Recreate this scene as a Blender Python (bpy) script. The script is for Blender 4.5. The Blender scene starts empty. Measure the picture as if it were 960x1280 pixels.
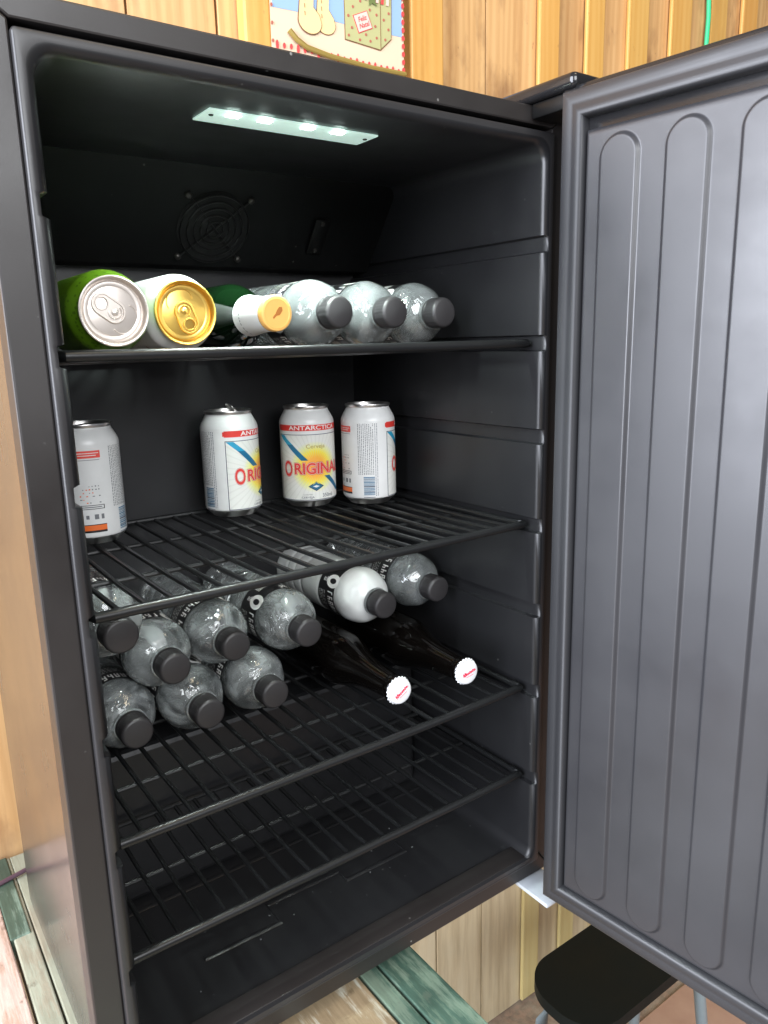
import bpy, bmesh, math, random
from mathutils import Vector, Matrix

PI = math.pi
random.seed(7)
S = bpy.context.scene
COL = S.collection

# ------------------------------------------------------------------ camera
CAM = Vector((-0.1309, -0.537, 0.4771))
YAW, PITCH, ROLL, FPX = 0.62, -0.2195, -0.0243, 950.86
cam_d = bpy.data.cameras.new('camera')
cam = bpy.data.objects.new('camera', cam_d)
COL.objects.link(cam)
S.camera = cam
cam_d.sensor_fit = 'VERTICAL'
cam_d.sensor_height = 32.0
cam_d.lens = FPX / 1280 * 32.0
cam_d.clip_start = 0.02
cam_d.clip_end = 100
_f = Vector((math.sin(YAW) * math.cos(PITCH), math.cos(YAW) * math.cos(PITCH), math.sin(PITCH)))
_r = Vector((math.cos(YAW), -math.sin(YAW), 0))
_u = _r.cross(_f)
_c, _s = math.cos(ROLL), math.sin(ROLL)
_r2, _u2 = _c * _r + _s * _u, -_s * _r + _c * _u
cam.matrix_world = Matrix(((_r2.x, _u2.x, -_f.x, CAM.x), (_r2.y, _u2.y, -_f.y, CAM.y),
                           (_r2.z, _u2.z, -_f.z, CAM.z), (0, 0, 0, 1)))

# ------------------------------------------------------------------ world and lights
S.view_settings.view_transform = 'Standard'
S.view_settings.look = 'None'
S.view_settings.gamma = 1.0
S.view_settings.exposure = 0.0
S.cycles.max_bounces = 14
S.cycles.transmission_bounces = 12
S.cycles.transparent_max_bounces = 12
S.cycles.sample_clamp_indirect = 6.0
S.cycles.caustics_reflective = False
S.cycles.blur_glossy = 0.5
world = bpy.data.worlds.new('World')
S.world = world
world.use_nodes = True
bg = world.node_tree.nodes['Background']
bg.inputs[0].default_value = (0.93, 0.95, 1.0, 1)
bg.inputs[1].default_value = 0.10


def area_light(name, loc, target, sx, sy, power, color, spread=PI):
    l = bpy.data.lights.new(name, 'AREA')
    l.shape = 'RECTANGLE'
    l.size, l.size_y, l.energy, l.color = sx, sy, power, color
    l.spread = spread
    o = bpy.data.objects.new(name, l)
    COL.objects.link(o)
    o.location = loc
    o.rotation_euler = (Vector(target) - Vector(loc)).to_track_quat('-Z', 'Y').to_euler()
    return o


area_light('window_light', (-2.0, -0.10, 0.95), (0.45, -0.10, 0.60), 2.5, 2.1, 310, (0.86, 0.90, 1.0))
area_light('front_fill_light', (-0.25, -2.4, 1.45), (0.25, 0.1, 0.2), 1.8, 1.2, 95, (0.95, 0.97, 1.0))  # added fill from behind the camera for the fridge cavity, no known doorway
area_light('warm_wall_fill', (0.55, -0.60, 1.85), (0.75, 0.45, 0.7), 0.5, 0.5, 8, (1.0, 0.80, 0.54))  # unseen lamp added to brighten and warm the upper wall

# ------------------------------------------------------------------ materials
MATS = {}


def new_mat(name):
    m = bpy.data.materials.new(name)
    m.use_nodes = True
    MATS[name] = m
    nt = m.node_tree
    return m, nt, nt.nodes['Principled BSDF']


def setp(b, **k):
    names = dict(color='Base Color', rough='Roughness', metal='Metallic', ior='IOR', trans='Transmission Weight',
                 spec='Specular IOR Level', coat='Coat Weight', coat_rough='Coat Roughness', sss='Subsurface Weight',
                 alpha='Alpha', emit='Emission Color', emit_s='Emission Strength')
    for a, v in k.items():
        if a in ('color', 'emit') and len(v) == 3:
            v = (*v, 1)
        b.inputs[names[a]].default_value = v


def N(nt, kind, **k):
    n = nt.nodes.new(kind)
    for a, v in k.items():
        setattr(n, a, v)
    return n


def L(nt, a, b):
    nt.links.new(a, b)


def coords(nt, scale=(1, 1, 1), kind='Object', rand=False):
    tc = N(nt, 'ShaderNodeTexCoord')
    mp = N(nt, 'ShaderNodeMapping')
    mp.inputs['Scale'].default_value = scale
    L(nt, tc.outputs[kind], mp.inputs['Vector'])
    if rand:
        oi = N(nt, 'ShaderNodeObjectInfo')
        m = N(nt, 'ShaderNodeMath', operation='MULTIPLY')
        m.inputs[1].default_value = 37.0
        L(nt, oi.outputs['Random'], m.inputs[0])
        L(nt, m.outputs[0], mp.inputs['Location'])
    return mp.outputs[0]


def noise(nt, vec, scale, detail=4, rough=0.55):
    n = N(nt, 'ShaderNodeTexNoise')
    n.inputs['Scale'].default_value = scale
    n.inputs['Detail'].default_value = detail
    n.inputs['Roughness'].default_value = rough
    L(nt, vec, n.inputs['Vector'])
    return n.outputs['Fac']


def ramp(nt, fac, stops):
    r = N(nt, 'ShaderNodeValToRGB')
    el = r.color_ramp.elements
    while len(el) < len(stops):
        el.new(0.5)
    for e, (p, c) in zip(el, stops):
        e.position = p
        e.color = (*c, 1) if len(c) == 3 else c
    L(nt, fac, r.inputs[0])
    return r.outputs[0]


def mix(nt, fac, a, b, mode='MIX'):
    m = N(nt, 'ShaderNodeMix', data_type='RGBA', blend_type=mode)
    for sock, v in ((m.inputs[0], fac), (m.inputs[6], a), (m.inputs[7], b)):
        if isinstance(v, (int, float)):
            sock.default_value = v
        elif isinstance(v, tuple):
            sock.default_value = (*v, 1) if len(v) == 3 else v
        else:
            L(nt, v, sock)
    return m.outputs[2]


def bump(nt, b, h, strength=0.2, dist=0.001):
    bp = N(nt, 'ShaderNodeBump')
    bp.inputs['Strength'].default_value = strength
    bp.inputs['Distance'].default_value = dist
    L(nt, h, bp.inputs['Height'])
    L(nt, bp.outputs[0], b.inputs['Normal'])


def plain(name, color, rough=0.5, **k):
    m, nt, b = new_mat(name)
    setp(b, color=color, rough=rough, **k)
    return m


def plastic(name, color, rough, speck=0.0, grain=900, bstr=0.08, smudge=0.12, **k):
    """moulded plastic: fine grain, smudged gloss, scattered dust specks"""
    m, nt, b = new_mat(name)
    setp(b, color=color, rough=rough, **k)
    v = coords(nt)
    sm = noise(nt, v, 9, 5)
    mr = N(nt, 'ShaderNodeMapRange')
    mr.inputs[1].default_value, mr.inputs[2].default_value = 0.3, 0.7
    mr.inputs[3].default_value, mr.inputs[4].default_value = max(rough - smudge, 0.03), rough + smudge
    L(nt, sm, mr.inputs[0])
    L(nt, mr.outputs[0], b.inputs['Roughness'])
    c = mix(nt, noise(nt, v, 3, 3), tuple(x * 0.8 for x in color), tuple(x * 1.25 for x in color))
    if speck:
        vo = N(nt, 'ShaderNodeTexVoronoi', feature='F1')
        vo.inputs['Scale'].default_value = 55
        L(nt, v, vo.inputs['Vector'])
        sel = noise(nt, v, 14, 2)
        r1 = ramp(nt, vo.outputs['Distance'], [(0.0, (1, 1, 1)), (0.045, (1, 1, 1)), (0.075, (0, 0, 0))])
        r2 = ramp(nt, sel, [(0.57, (0, 0, 0)), (0.62, (1, 1, 1))])
        f = mix(nt, 1.0, r1, r2, 'MULTIPLY')
        sc = N(nt, 'ShaderNodeMath', operation='MULTIPLY')
        L(nt, f, sc.inputs[0])
        sc.inputs[1].default_value = speck
        c = mix(nt, sc.outputs[0], c, (0.55, 0.55, 0.52))
    L(nt, c, b.inputs['Base Color'])
    bump(nt, b, noise(nt, v, grain, 2), bstr, 0.0004)
    return m


M_TRIM = plastic('black_trim_plastic', (0.018, 0.0158, 0.0150), 0.42, speck=0.5)
M_LINER = plastic('black_liner_plastic', (0.0115, 0.0117, 0.0128), 0.38, speck=0.12, smudge=0.08)
M_FLANGE = plastic('grey_flange_plastic', (0.022, 0.0215, 0.0225), 0.40, smudge=0.05)
M_DOOR = plastic('dark_grey_door_panel', (0.026, 0.026, 0.029), 0.42, smudge=0.10, bstr=0.06, spec=0.62)
M_GASKET = plastic('grey_rubber_gasket', (0.025, 0.0255, 0.028), 0.45, smudge=0.06)
M_SHELL = plastic('glossy_black_shell', (0.012, 0.012, 0.013), 0.18, smudge=0.06)
M_SIDE = plastic('glossy_side_paint', (0.035, 0.030, 0.026), 0.24, smudge=0.06, bstr=0.03, coat=0.4, coat_rough=0.2, ior=1.55)
M_WIRE = plastic('black_coated_wire', (0.009, 0.0095, 0.010), 0.36, speck=0.3, spec=0.35, smudge=0.1, bstr=0.15)
M_PANEL = plastic('black_fan_panel', (0.0028, 0.003, 0.003), 0.65, speck=0.15, spec=0.2)
M_FAN = plain('black_fan_wire', (0.004, 0.004, 0.004), 0.4, spec=0.25)
M_STEEL = plain('steel', (0.55, 0.55, 0.55), 0.3, metal=1.0)
M_CAP = plastic('dark_grey_cap', (0.024, 0.0225, 0.0235), 0.45, grain=1500, bstr=0.1)
M_BRACKET = plain('white_bracket', (0.50, 0.54, 0.57), 0.35)
M_SEAT = plastic('black_seat', (0.006, 0.010, 0.0095), 0.55, speck=0.9, spec=0.22)
M_TUBE = plain('grey_blue_tube', (0.30, 0.38, 0.42), 0.35, metal=0.3)
M_CORD = plain('dark_purple_cord', (0.10, 0.055, 0.075), 0.5)
M_GREENCORD = plain('green_cord', (0.03, 0.50, 0.22), 0.5)


def led_mat():
    m, nt, b = new_mat('led_emitter')
    setp(b, color=(1, 1, 1), emit=(0.86, 1.0, 0.95), emit_s=20.0)
    return m


M_LED = led_mat()


def lens_mat():
    m, nt, b = new_mat('frosted_lamp_lens')
    v = coords(nt, (1, 1, 1))
    setp(b, color=(0.78, 0.90, 0.86), rough=0.4, trans=0.35, ior=1.45, emit=(0.55, 0.72, 0.66), emit_s=0.42)
    bump(nt, b, noise(nt, v, 160, 2), 0.25, 0.001)
    return m


M_LENS = lens_mat()


def pine(name, tones, knots=True, axis='Z', rough=0.5, stain=0.6, low_light=((0.52, 0.44, 0.28), (0.76, 0.69, 0.49), (0.84, 0.79, 0.60))):
    m, nt, b = new_mat(name)
    st = (1, 1, 0.07) if axis == 'Z' else (1, 0.07, 1)
    v = coords(nt, st, rand=True)
    g = noise(nt, v, 46, 6, 0.62)
    w = N(nt, 'ShaderNodeTexWave', wave_type='BANDS', bands_direction='X')
    w.inputs['Scale'].default_value = 22
    w.inputs['Distortion'].default_value = 9
    w.inputs['Detail'].default_value = 3
    w.inputs['Detail Scale'].default_value = 0.8
    L(nt, v, w.inputs['Vector'])
    c = ramp(nt, g, [(0.25, tones[0]), (0.5, tones[1]), (0.78, tones[2])])
    c = mix(nt, 0.24, c, ramp(nt, w.outputs['Fac'], [(0.2, tones[0]), (0.8, tones[2])]))
    oi = N(nt, 'ShaderNodeObjectInfo')
    c = mix(nt, 0.55, c, ramp(nt, oi.outputs['Random'], [(0.0, (0.72, 0.66, 0.60)), (0.35, (1, 0.93, 0.84)), (0.7, (0.95, 0.98, 0.9)), (1.0, (1.0, 0.84, 0.74))]), 'MULTIPLY')
    v2 = coords(nt, (1, 1, 0.45) if axis == 'Z' else (1, 0.45, 1), rand=True)
    big = noise(nt, v2, 13, 5, 0.6)
    c = mix(nt, ramp(nt, big, [(0.51, (0, 0, 0)), (0.68, (stain,) * 3)]), c, (0.17, 0.075, 0.035))
    sp = noise(nt, v2, 110, 3, 0.5)
    c = mix(nt, ramp(nt, sp, [(0.70, (0, 0, 0)), (0.76, (0.55,) * 3)]), c, (0.16, 0.08, 0.04))
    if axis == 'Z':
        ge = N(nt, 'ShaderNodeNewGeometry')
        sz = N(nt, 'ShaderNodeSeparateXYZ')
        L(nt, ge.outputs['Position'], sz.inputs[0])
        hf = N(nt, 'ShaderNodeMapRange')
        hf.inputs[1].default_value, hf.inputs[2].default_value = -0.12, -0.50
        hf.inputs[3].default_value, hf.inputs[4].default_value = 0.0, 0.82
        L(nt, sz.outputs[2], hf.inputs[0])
        c = mix(nt, hf.outputs[0], c, ramp(nt, g, [(0.25, low_light[0]), (0.55, low_light[1]), (0.8, low_light[2])]))  # cooler, brighter light near the floor painted into the wood as paler tones
    if knots:
        vo = N(nt, 'ShaderNodeTexVoronoi', feature='F1')
        vo.inputs['Scale'].default_value = 6.0
        v3 = coords(nt, (1, 1, 0.75) if axis == 'Z' else (1, .75, 1), rand=True)
        L(nt, v3, vo.inputs['Vector'])
        c = mix(nt, ramp(nt, vo.outputs['Distance'], [(0.03, (0.85,) * 3), (0.055, (0.25,) * 3), (0.10, (0, 0, 0))]), c, (0.22, 0.095, 0.03))
    L(nt, c, b.inputs['Base Color'])
    setp(b, rough=rough)
    bump(nt, b, g, 0.25, 0.0012)
    return m


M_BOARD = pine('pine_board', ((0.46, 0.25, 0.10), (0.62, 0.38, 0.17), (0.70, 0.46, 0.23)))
M_BATTEN = pine('varnished_batten', ((0.56, 0.29, 0.07), (0.64, 0.36, 0.10), (0.68, 0.42, 0.14)), knots=False, stain=0.2, rough=0.45, low_light=((0.68, 0.58, 0.26), (0.80, 0.72, 0.36), (0.84, 0.79, 0.46)))
M_OLDWOOD = pine('old_wood', ((0.22, 0.15, 0.09), (0.34, 0.25, 0.16), (0.45, 0.36, 0.25)), axis='Y')


def painted(name, paint, under=(0.26, 0.20, 0.13), amount=0.52, var=0.25):
    """weathered paint on timber, worn through in streaks along the plank"""
    m, nt, b = new_mat(name)
    v = coords(nt, (1, 0.09, 1), rand=True)
    v2 = coords(nt, (1, 0.5, 1), rand=True)
    n1 = noise(nt, v, 75, 8, 0.7)
    n2 = noise(nt, v2, 16, 5, 0.6)
    p = mix(nt, n2, tuple(x * (1 - var) for x in paint), tuple(min(1, x * (1 + var)) for x in paint))
    f = mix(nt, 0.5, n1, n2)
    c = mix(nt, ramp(nt, f, [(amount, (0, 0, 0)), (amount + 0.05, (0.9,) * 3)]), p, under)
    c = mix(nt, 0.45, c, ramp(nt, noise(nt, v, 190, 6, 0.7), [(0.35, (0.45, 0.42, 0.38)), (0.6, (1, 1, 1))]), 'MULTIPLY')
    c = mix(nt, ramp(nt, noise(nt, v2, 55, 4), [(0.63, (0, 0, 0)), (0.68, (0.8,) * 3)]), c, tuple(x * 0.5 for x in under))
    L(nt, c, b.inputs['Base Color'])
    setp(b, rough=0.6)
    bump(nt, b, n1, 0.35, 0.0015)
    return m


M_GREENP = painted('worn_green_paint', (0.050, 0.100, 0.072), (0.16, 0.22, 0.16), 0.50, 0.6)
M_DGREENP = painted('dark_green_paint', (0.065, 0.105, 0.075), (0.2, 0.28, 0.22), 0.53, 0.6)
M_WHITEP = painted('worn_white_paint', (0.52, 0.50, 0.40), (0.27, 0.19, 0.10), 0.43)
M_PALEP = painted('pale_green_white_paint', (0.36, 0.38, 0.29), (0.33, 0.30, 0.22), 0.50, 0.15)
M_PINKP = painted('pinkish_bare_plank', (0.62, 0.47, 0.40), (0.48, 0.33, 0.25), 0.52, 0.15)


def floor_mat():
    m, nt, b = new_mat('rough_concrete')
    v = coords(nt)
    n1 = noise(nt, v, 14, 8, 0.65)
    n2 = noise(nt, v, 60, 5, 0.6)
    c = ramp(nt, n1, [(0.3, (0.16, 0.11, 0.08)), (0.5, (0.31, 0.25, 0.19)), (0.7, (0.46, 0.40, 0.32))])
    c = mix(nt, ramp(nt, n2, [(0.45, (0, 0, 0)), (0.65, (0.7,) * 3)]), c, (0.40, 0.27, 0.20))
    L(nt, c, b.inputs['Base Color'])
    setp(b, rough=0.8)
    bump(nt, b, n1, 0.6, 0.01)
    return m


M_FLOOR = floor_mat()


def tile_mat():
    m, nt, b = new_mat('salmon_floor_tile')
    v = coords(nt)
    c = ramp(nt, noise(nt, v, 9, 5), [(0.3, (0.44, 0.27, 0.20)), (0.7, (0.58, 0.39, 0.30))])
    L(nt, c, b.inputs['Base Color'])
    setp(b, rough=0.4)
    return m


M_TILE = tile_mat()


def clear_mat(name, tint, lo, hi, cloud_col, rough=0.03, ior=1.33, bstr=0.6):
    """clear PET bottle of cold water: refracting, dented, dewy, with light inside the bottle painted as swirling pale patches"""
    m, nt, b = new_mat(name)
    v = coords(nt, rand=True)
    setp(b, color=tint, rough=rough, ior=ior, trans=1.0)
    dn = N(nt, 'ShaderNodeTexNoise')
    dn.inputs['Scale'].default_value = 26
    dn.inputs['Detail'].default_value = 2
    dn.inputs['Distortion'].default_value = 1.3
    L(nt, v, dn.inputs['Vector'])
    vo = N(nt, 'ShaderNodeTexVoronoi', feature='SMOOTH_F1')
    vo.inputs['Scale'].default_value = 210
    L(nt, v, vo.inputs['Vector'])
    drops = ramp(nt, vo.outputs['Distance'], [(0.12, (1, 1, 1)), (0.40, (0, 0, 0))])
    pat = ramp(nt, noise(nt, v, 22, 3), [(0.46, (0, 0, 0)), (0.60, (1, 1, 1))])
    drops = mix(nt, 1.0, drops, pat, 'MULTIPLY')
    hgt = mix(nt, 0.015, dn.outputs['Fac'], drops, 'ADD')
    bump(nt, b, hgt, bstr, 0.0035)
    df = N(nt, 'ShaderNodeBsdfDiffuse')
    df.inputs['Color'].default_value = (*cloud_col, 1)
    tr = N(nt, 'ShaderNodeBsdfTranslucent')
    tr.inputs['Color'].default_value = (*cloud_col, 1)
    dt = N(nt, 'ShaderNodeMixShader')
    dt.inputs[0].default_value = 0.22
    L(nt, df.outputs[0], dt.inputs[1])
    L(nt, tr.outputs[0], dt.inputs[2])
    f = ramp(nt, dn.outputs['Fac'], [(0.38, (lo,) * 3), (0.50, ((lo * 2 + hi) / 3,) * 3), (0.68, (hi,) * 3)])  # pale diffuse share stands in for light gathered inside the bottle
    ms = N(nt, 'ShaderNodeMixShader')
    L(nt, f, ms.inputs[0])
    L(nt, b.outputs[0], ms.inputs[1])
    L(nt, dt.outputs[0], ms.inputs[2])
    gl = N(nt, 'ShaderNodeBsdfGlossy')
    gl.inputs['Roughness'].default_value = 0.06
    gn = N(nt, 'ShaderNodeTexNoise')
    gn.inputs['Scale'].default_value = 34
    gn.inputs['Detail'].default_value = 1.5
    gn.inputs['Distortion'].default_value = 2.2
    L(nt, v, gn.inputs['Vector'])
    gb = N(nt, 'ShaderNodeBump')
    gb.inputs['Strength'].default_value = min(1.0, bstr * 1.7)
    gb.inputs['Distance'].default_value = 0.005
    L(nt, gn.outputs['Fac'], gb.inputs['Height'])
    L(nt, gb.outputs[0], gl.inputs['Normal'])
    fr_ = N(nt, 'ShaderNodeFresnel')
    fr_.inputs['IOR'].default_value = 1.65
    m2 = N(nt, 'ShaderNodeMixShader')
    L(nt, fr_.outputs[0], m2.inputs[0])
    L(nt, ms.outputs[0], m2.inputs[1])
    L(nt, gl.outputs[0], m2.inputs[2])
    L(nt, m2.outputs[0], nt.nodes['Material Output'].inputs[0])
    return m


M_WATER = clear_mat('clear_water_bottle', (0.90, 0.96, 0.95), 0.07, 0.37, (0.86, 0.93, 0.93), bstr=0.58)
M_FROST = clear_mat('frosted_water_bottle', (0.90, 0.96, 0.95), 0.13, 0.25, (0.82, 0.88, 0.88), bstr=0.42)
M_MILK = clear_mat('milky_bottle', (0.92, 0.95, 0.94), 0.86, 0.97, (0.88, 0.90, 0.88), bstr=0.2)
M_BEER = plain('dark_brown_glass', (0.0018, 0.0014, 0.0012), 0.07, spec=0.3)
M_GREENGLASS = plain('dark_green_glass', (0.0012, 0.0055, 0.0016), 0.08)


def paint_mat(name, color, rough=0.32, metal=0.0):
    m, nt, b = new_mat(name)
    v = coords(nt, rand=True)
    c = mix(nt, noise(nt, v, 60, 3), tuple(x * 0.9 for x in color), tuple(min(1, x * 1.07) for x in color))
    L(nt, c, b.inputs['Base Color'])
    setp(b, rough=rough, metal=metal)
    bump(nt, b, noise(nt, v, 70, 3), 0.1, 0.001)
    return m


M_CANWHITE = paint_mat('white_can_lacquer', (0.74, 0.75, 0.74), 0.30)
M_ALU = paint_mat('bare_aluminium', (0.80, 0.78, 0.76), 0.28, 1.0)
M_ALUPINK = paint_mat('silver_lid', (0.80, 0.73, 0.67), 0.36, 0.65)
M_GOLD = paint_mat('gold_lid', (0.86, 0.56, 0.13), 0.30, 0.75)
M_GOLDCAP = paint_mat('gold_orange_cap', (0.80, 0.44, 0.12), 0.42, 0.15)
M_FOIL = paint_mat('white_neck_foil', (0.76, 0.77, 0.76), 0.45)
M_CROWN = paint_mat('white_crown_cap', (0.80, 0.82, 0.84), 0.38)
M_LABEL = plastic('black_bottle_label', (0.010, 0.010, 0.011), 0.35)
P_WHITE = plain('print_white', (0.80, 0.80, 0.78), 0.4)
P_RED = plain('print_red', (0.70, 0.045, 0.035), 0.35)
P_DRED = plain('print_dark_red', (0.36, 0.02, 0.015), 0.35)
P_PINK = plain('print_light_red', (0.78, 0.09, 0.07), 0.35)
P_NAVY = plain('print_navy', (0.012, 0.030, 0.075), 0.35)
P_BLUE = plain('print_blue', (0.012, 0.13, 0.25), 0.35)
P_LBLUE = plain('print_light_blue', (0.02, 0.32, 0.52), 0.35)
P_GOLD = plain('print_gold', (0.42, 0.28, 0.05), 0.4)
P_GREY = plain('print_grey', (0.16, 0.17, 0.18), 0.45)
P_ORANGE = plain('print_orange', (0.80, 0.16, 0.03), 0.4)
P_BLACK = plain('print_black', (0.012, 0.012, 0.014), 0.4)
P_BROWN = plain('print_brown', (0.36, 0.13, 0.02), 0.5)


def sun_mat():
    m, nt, b = new_mat('print_sun')
    tc = N(nt, 'ShaderNodeTexCoord')
    mp = N(nt, 'ShaderNodeMapping')
    L(nt, tc.outputs['UV'], mp.inputs[0])
    ln = N(nt, 'ShaderNodeVectorMath', operation='LENGTH')
    L(nt, mp.outputs[0], ln.inputs[0])
    c = ramp(nt, ln.outputs['Value'], [(0.0, (0.95, 0.36, 0.015)), (0.36, (0.93, 0.42, 0.02)), (0.62, (0.88, 0.74, 0.06)), (0.80, (0.76, 0.78, 0.34)), (1.0, (0.73, 0.74, 0.70))])
    sx = N(nt, 'ShaderNodeSeparateXYZ')
    L(nt, mp.outputs[0], sx.inputs[0])
    at = N(nt, 'ShaderNodeMath', operation='ARCTAN2')
    L(nt, sx.outputs[0], at.inputs[0])
    L(nt, sx.outputs[1], at.inputs[1])
    mu = N(nt, 'ShaderNodeMath', operation='MULTIPLY')
    mu.inputs[1].default_value = 44
    L(nt, at.outputs[0], mu.inputs[0])
    si = N(nt, 'ShaderNodeMath', operation='SINE')
    L(nt, mu.outputs[0], si.inputs[0])
    f = ramp(nt, si.outputs[0], [(0.55, (0, 0, 0)), (0.9, (0.35,) * 3)])
    c = mix(nt, f, c, (0.58, 0.58, 0.54))
    L(nt, c, b.inputs['Base Color'])
    setp(b, rough=0.32)
    return m


M_SUN = sun_mat()


def green_can_mat():
    m, nt, b = new_mat('green_can_print')
    v = coords(nt)
    vo = N(nt, 'ShaderNodeTexVoronoi', feature='F1')
    vo.inputs['Scale'].default_value = 240
    L(nt, v, vo.inputs['Vector'])
    c = mix(nt, ramp(nt, vo.outputs['Distance'], [(0.22, (0.8,) * 3), (0.34, (0, 0, 0))]), (0.095, 0.21, 0.008), (0.035, 0.09, 0.005))
    L(nt, c, b.inputs['Base Color'])
    setp(b, rough=0.34, metal=0.25)
    return m


M_GREENCAN = green_can_mat()
PO_CREAM = plain('poster_cream', (0.74, 0.55, 0.40), 0.7)
PO_BLUE = plain('poster_blue', (0.27, 0.42, 0.66), 0.7)
PO_TAN = plain('poster_tan', (0.80, 0.60, 0.30), 0.7)
PO_LINE = plain('poster_line', (0.20, 0.10, 0.04), 0.7)
PO_OLIVE = plain('poster_olive', (0.42, 0.42, 0.20), 0.7)
PO_RED = plain('poster_red', (0.68, 0.06, 0.06), 0.7)
PO_PINK = plain('poster_pink', (0.80, 0.52, 0.46), 0.7)
PO_DOT = plain('poster_dot', (0.40, 0.12, 0.08), 0.7)
PO_RIBBON = plain('poster_ribbon', (0.28, 0.20, 0.045), 0.6)
PO_DKOLIVE = plain('poster_dark_green', (0.13, 0.17, 0.05), 0.7)


# ------------------------------------------------------------------ geometry helpers
class G:
    """collects faces for one mesh object, with material slots"""

    def __init__(s):
        s.v, s.f, s.m, s.uv = [], [], [], {}
        s.mats = []

    def slot(s, mat):
        if mat not in s.mats:
            s.mats.append(mat)
        return s.mats.index(mat)

    def add(s, verts, faces, mat=None, mtx=None):
        o = len(s.v)
        k = s.slot(mat) if mat else 0
        for p in verts:
            p = Vector(p)
            s.v.append(mtx @ p if mtx else p)
        for f in faces:
            s.f.append([i + o for i in f])
            s.m.append(k)
        return o

    def box(s, x0, x1, y0, y1, z0, z1, mat=None, mtx=None, bev=0.0, seg=2):
        if bev <= 0:
            vs = [(x, y, z) for x in (x0, x1) for y in (y0, y1) for z in (z0, z1)]
            fs = [(0, 1, 3, 2), (4, 6, 7, 5), (0, 4, 5, 1), (2, 3, 7, 6), (0, 2, 6, 4), (1, 5, 7, 3)]
            s.add(vs, fs, mat, mtx)
            return
        bm = bmesh.new()
        bmesh.ops.create_cube(bm, size=1)
        for v in bm.verts:
            v.co = Vector(((x0 + x1) / 2 + v.co.x * (x1 - x0), (y0 + y1) / 2 + v.co.y * (y1 - y0), (z0 + z1) / 2 + v.co.z * (z1 - z0)))
        bmesh.ops.bevel(bm, geom=bm.edges[:], offset=bev, segments=seg, profile=0.5, affect='EDGES')
        s.bm(bm, mat, mtx)

    def bm(s, bm, mat=None, mtx=None):
        bm.verts.ensure_lookup_table()
        bm.verts.index_update()
        s.add([v.co.copy() for v in bm.verts], [[v.index for v in f.verts] for f in bm.faces], mat, mtx)
        bm.free()

    def lathe(s, prof, n=32, mat=None, mtx=None, flute=None, caps=True):
        vs, fs = [], []
        for (r, z) in prof:
            for i in range(n):
                a = 2 * PI * i / n
                rr = r * (flute(a, z) if flute else 1)
                vs.append((rr * math.cos(a), rr * math.sin(a), z))
        for k in range(len(prof) - 1):
            for i in range(n):
                j = (i + 1) % n
                fs.append((k * n + i, k * n + j, (k + 1) * n + j, (k + 1) * n + i))
        if caps and prof[0][0] > 1e-6:
            fs.append(tuple(range(n))[::-1])
        if caps and prof[-1][0] > 1e-6:
            fs.append(tuple((len(prof) - 1) * n + i for i in range(n)))
        s.add(vs, fs, mat, mtx)

    def tube(s, pts, r, n=8, mat=None, closed=False, mtx=None, squash=1.0, up=None):
        pts = [Vector(p) for p in pts]
        m = len(pts)
        vs, fs = [], []
        ref = Vector(up) if up else None
        for i, p in enumerate(pts):
            a = pts[(i - 1) % m] if (closed or i > 0) else p
            b = pts[(i + 1) % m] if (closed or i < m - 1) else p
            t = (b - a).normalized()
            q = ref if ref else (Vector((0, 0, 1)) if abs(t.z) < 0.9 else Vector((1, 0, 0)))
            x = t.cross(q).normalized()
            y = x.cross(t).normalized()
            for k in range(n):
                c, d = math.cos(2 * PI * k / n), math.sin(2 * PI * k / n)
                vs.append(p + x * r * c + y * r * squash * d)
        for i in range(m if closed else m - 1):
            j = (i + 1) % m
            for k in range(n):
                l = (k + 1) % n
                fs.append((i * n + k, i * n + l, j * n + l, j * n + k))
        if not closed:
            fs.append(tuple(range(n))[::-1])
            fs.append(tuple((m - 1) * n + k for k in range(n)))
        s.add(vs, fs, mat, mtx)

    def poly(s, pts, h, mat=None, mtx=None):
        """flat outline (x, y) extruded from z=0 to h"""
        n = len(pts)
        vs = [(x, y, 0) for x, y in pts] + [(x, y, h) for x, y in pts]
        fs = [tuple(range(n))[::-1], tuple(range(n, 2 * n))] + [(i, (i + 1) % n, n + (i + 1) % n, n + i) for i in range(n)]
        s.add(vs, fs, mat, mtx)

    def mesh(s, name, mat=None, smooth=35):
        me = bpy.data.meshes.new(name)
        me.from_pydata([tuple(v) for v in s.v], [], s.f)
        if s.mats:
            for m in s.mats:
                me.materials.append(m)
            me.polygons.foreach_set('material_index', s.m)
        elif mat:
            me.materials.append(mat)
        bm = bmesh.new()
        bm.from_mesh(me)
        bmesh.ops.recalc_face_normals(bm, faces=bm.faces[:])
        bm.to_mesh(me)
        bm.free()
        if smooth:
            me.polygons.foreach_set('use_smooth', [True] * len(me.polygons))
            me.set_sharp_from_angle(angle=math.radians(smooth))
        me.update()
        return me

    def build(s, name, mat=None, parent=None, smooth=35):
        return link(name, s.mesh(name, mat, smooth), parent)


def link(name, me, parent=None):
    o = bpy.data.objects.new(name, me)
    COL.objects.link(o)
    if parent:
        o.parent = parent
    return o


def box(name, x0, x1, y0, y1, z0, z1, mat, parent=None, bev=0.0):
    g = G()
    g.box(x0, x1, y0, y1, z0, z1, bev=bev)
    return g.build(name, mat, parent, 18)


def tag(o, label, cat, group=None, kind=None):
    if label:
        o['label'] = label
    if cat:
        o['category'] = cat
    if group:
        o['group'] = group
    if kind:
        o['kind'] = kind
    return o


def empty(name, loc=(0, 0, 0), mtx=None):
    o = bpy.data.objects.new(name, None)
    COL.objects.link(o)
    o.empty_display_size = 0.02
    if mtx is not None:
        o.matrix_world = mtx
    else:
        o.location = loc
    return o


_tc = {}


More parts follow.
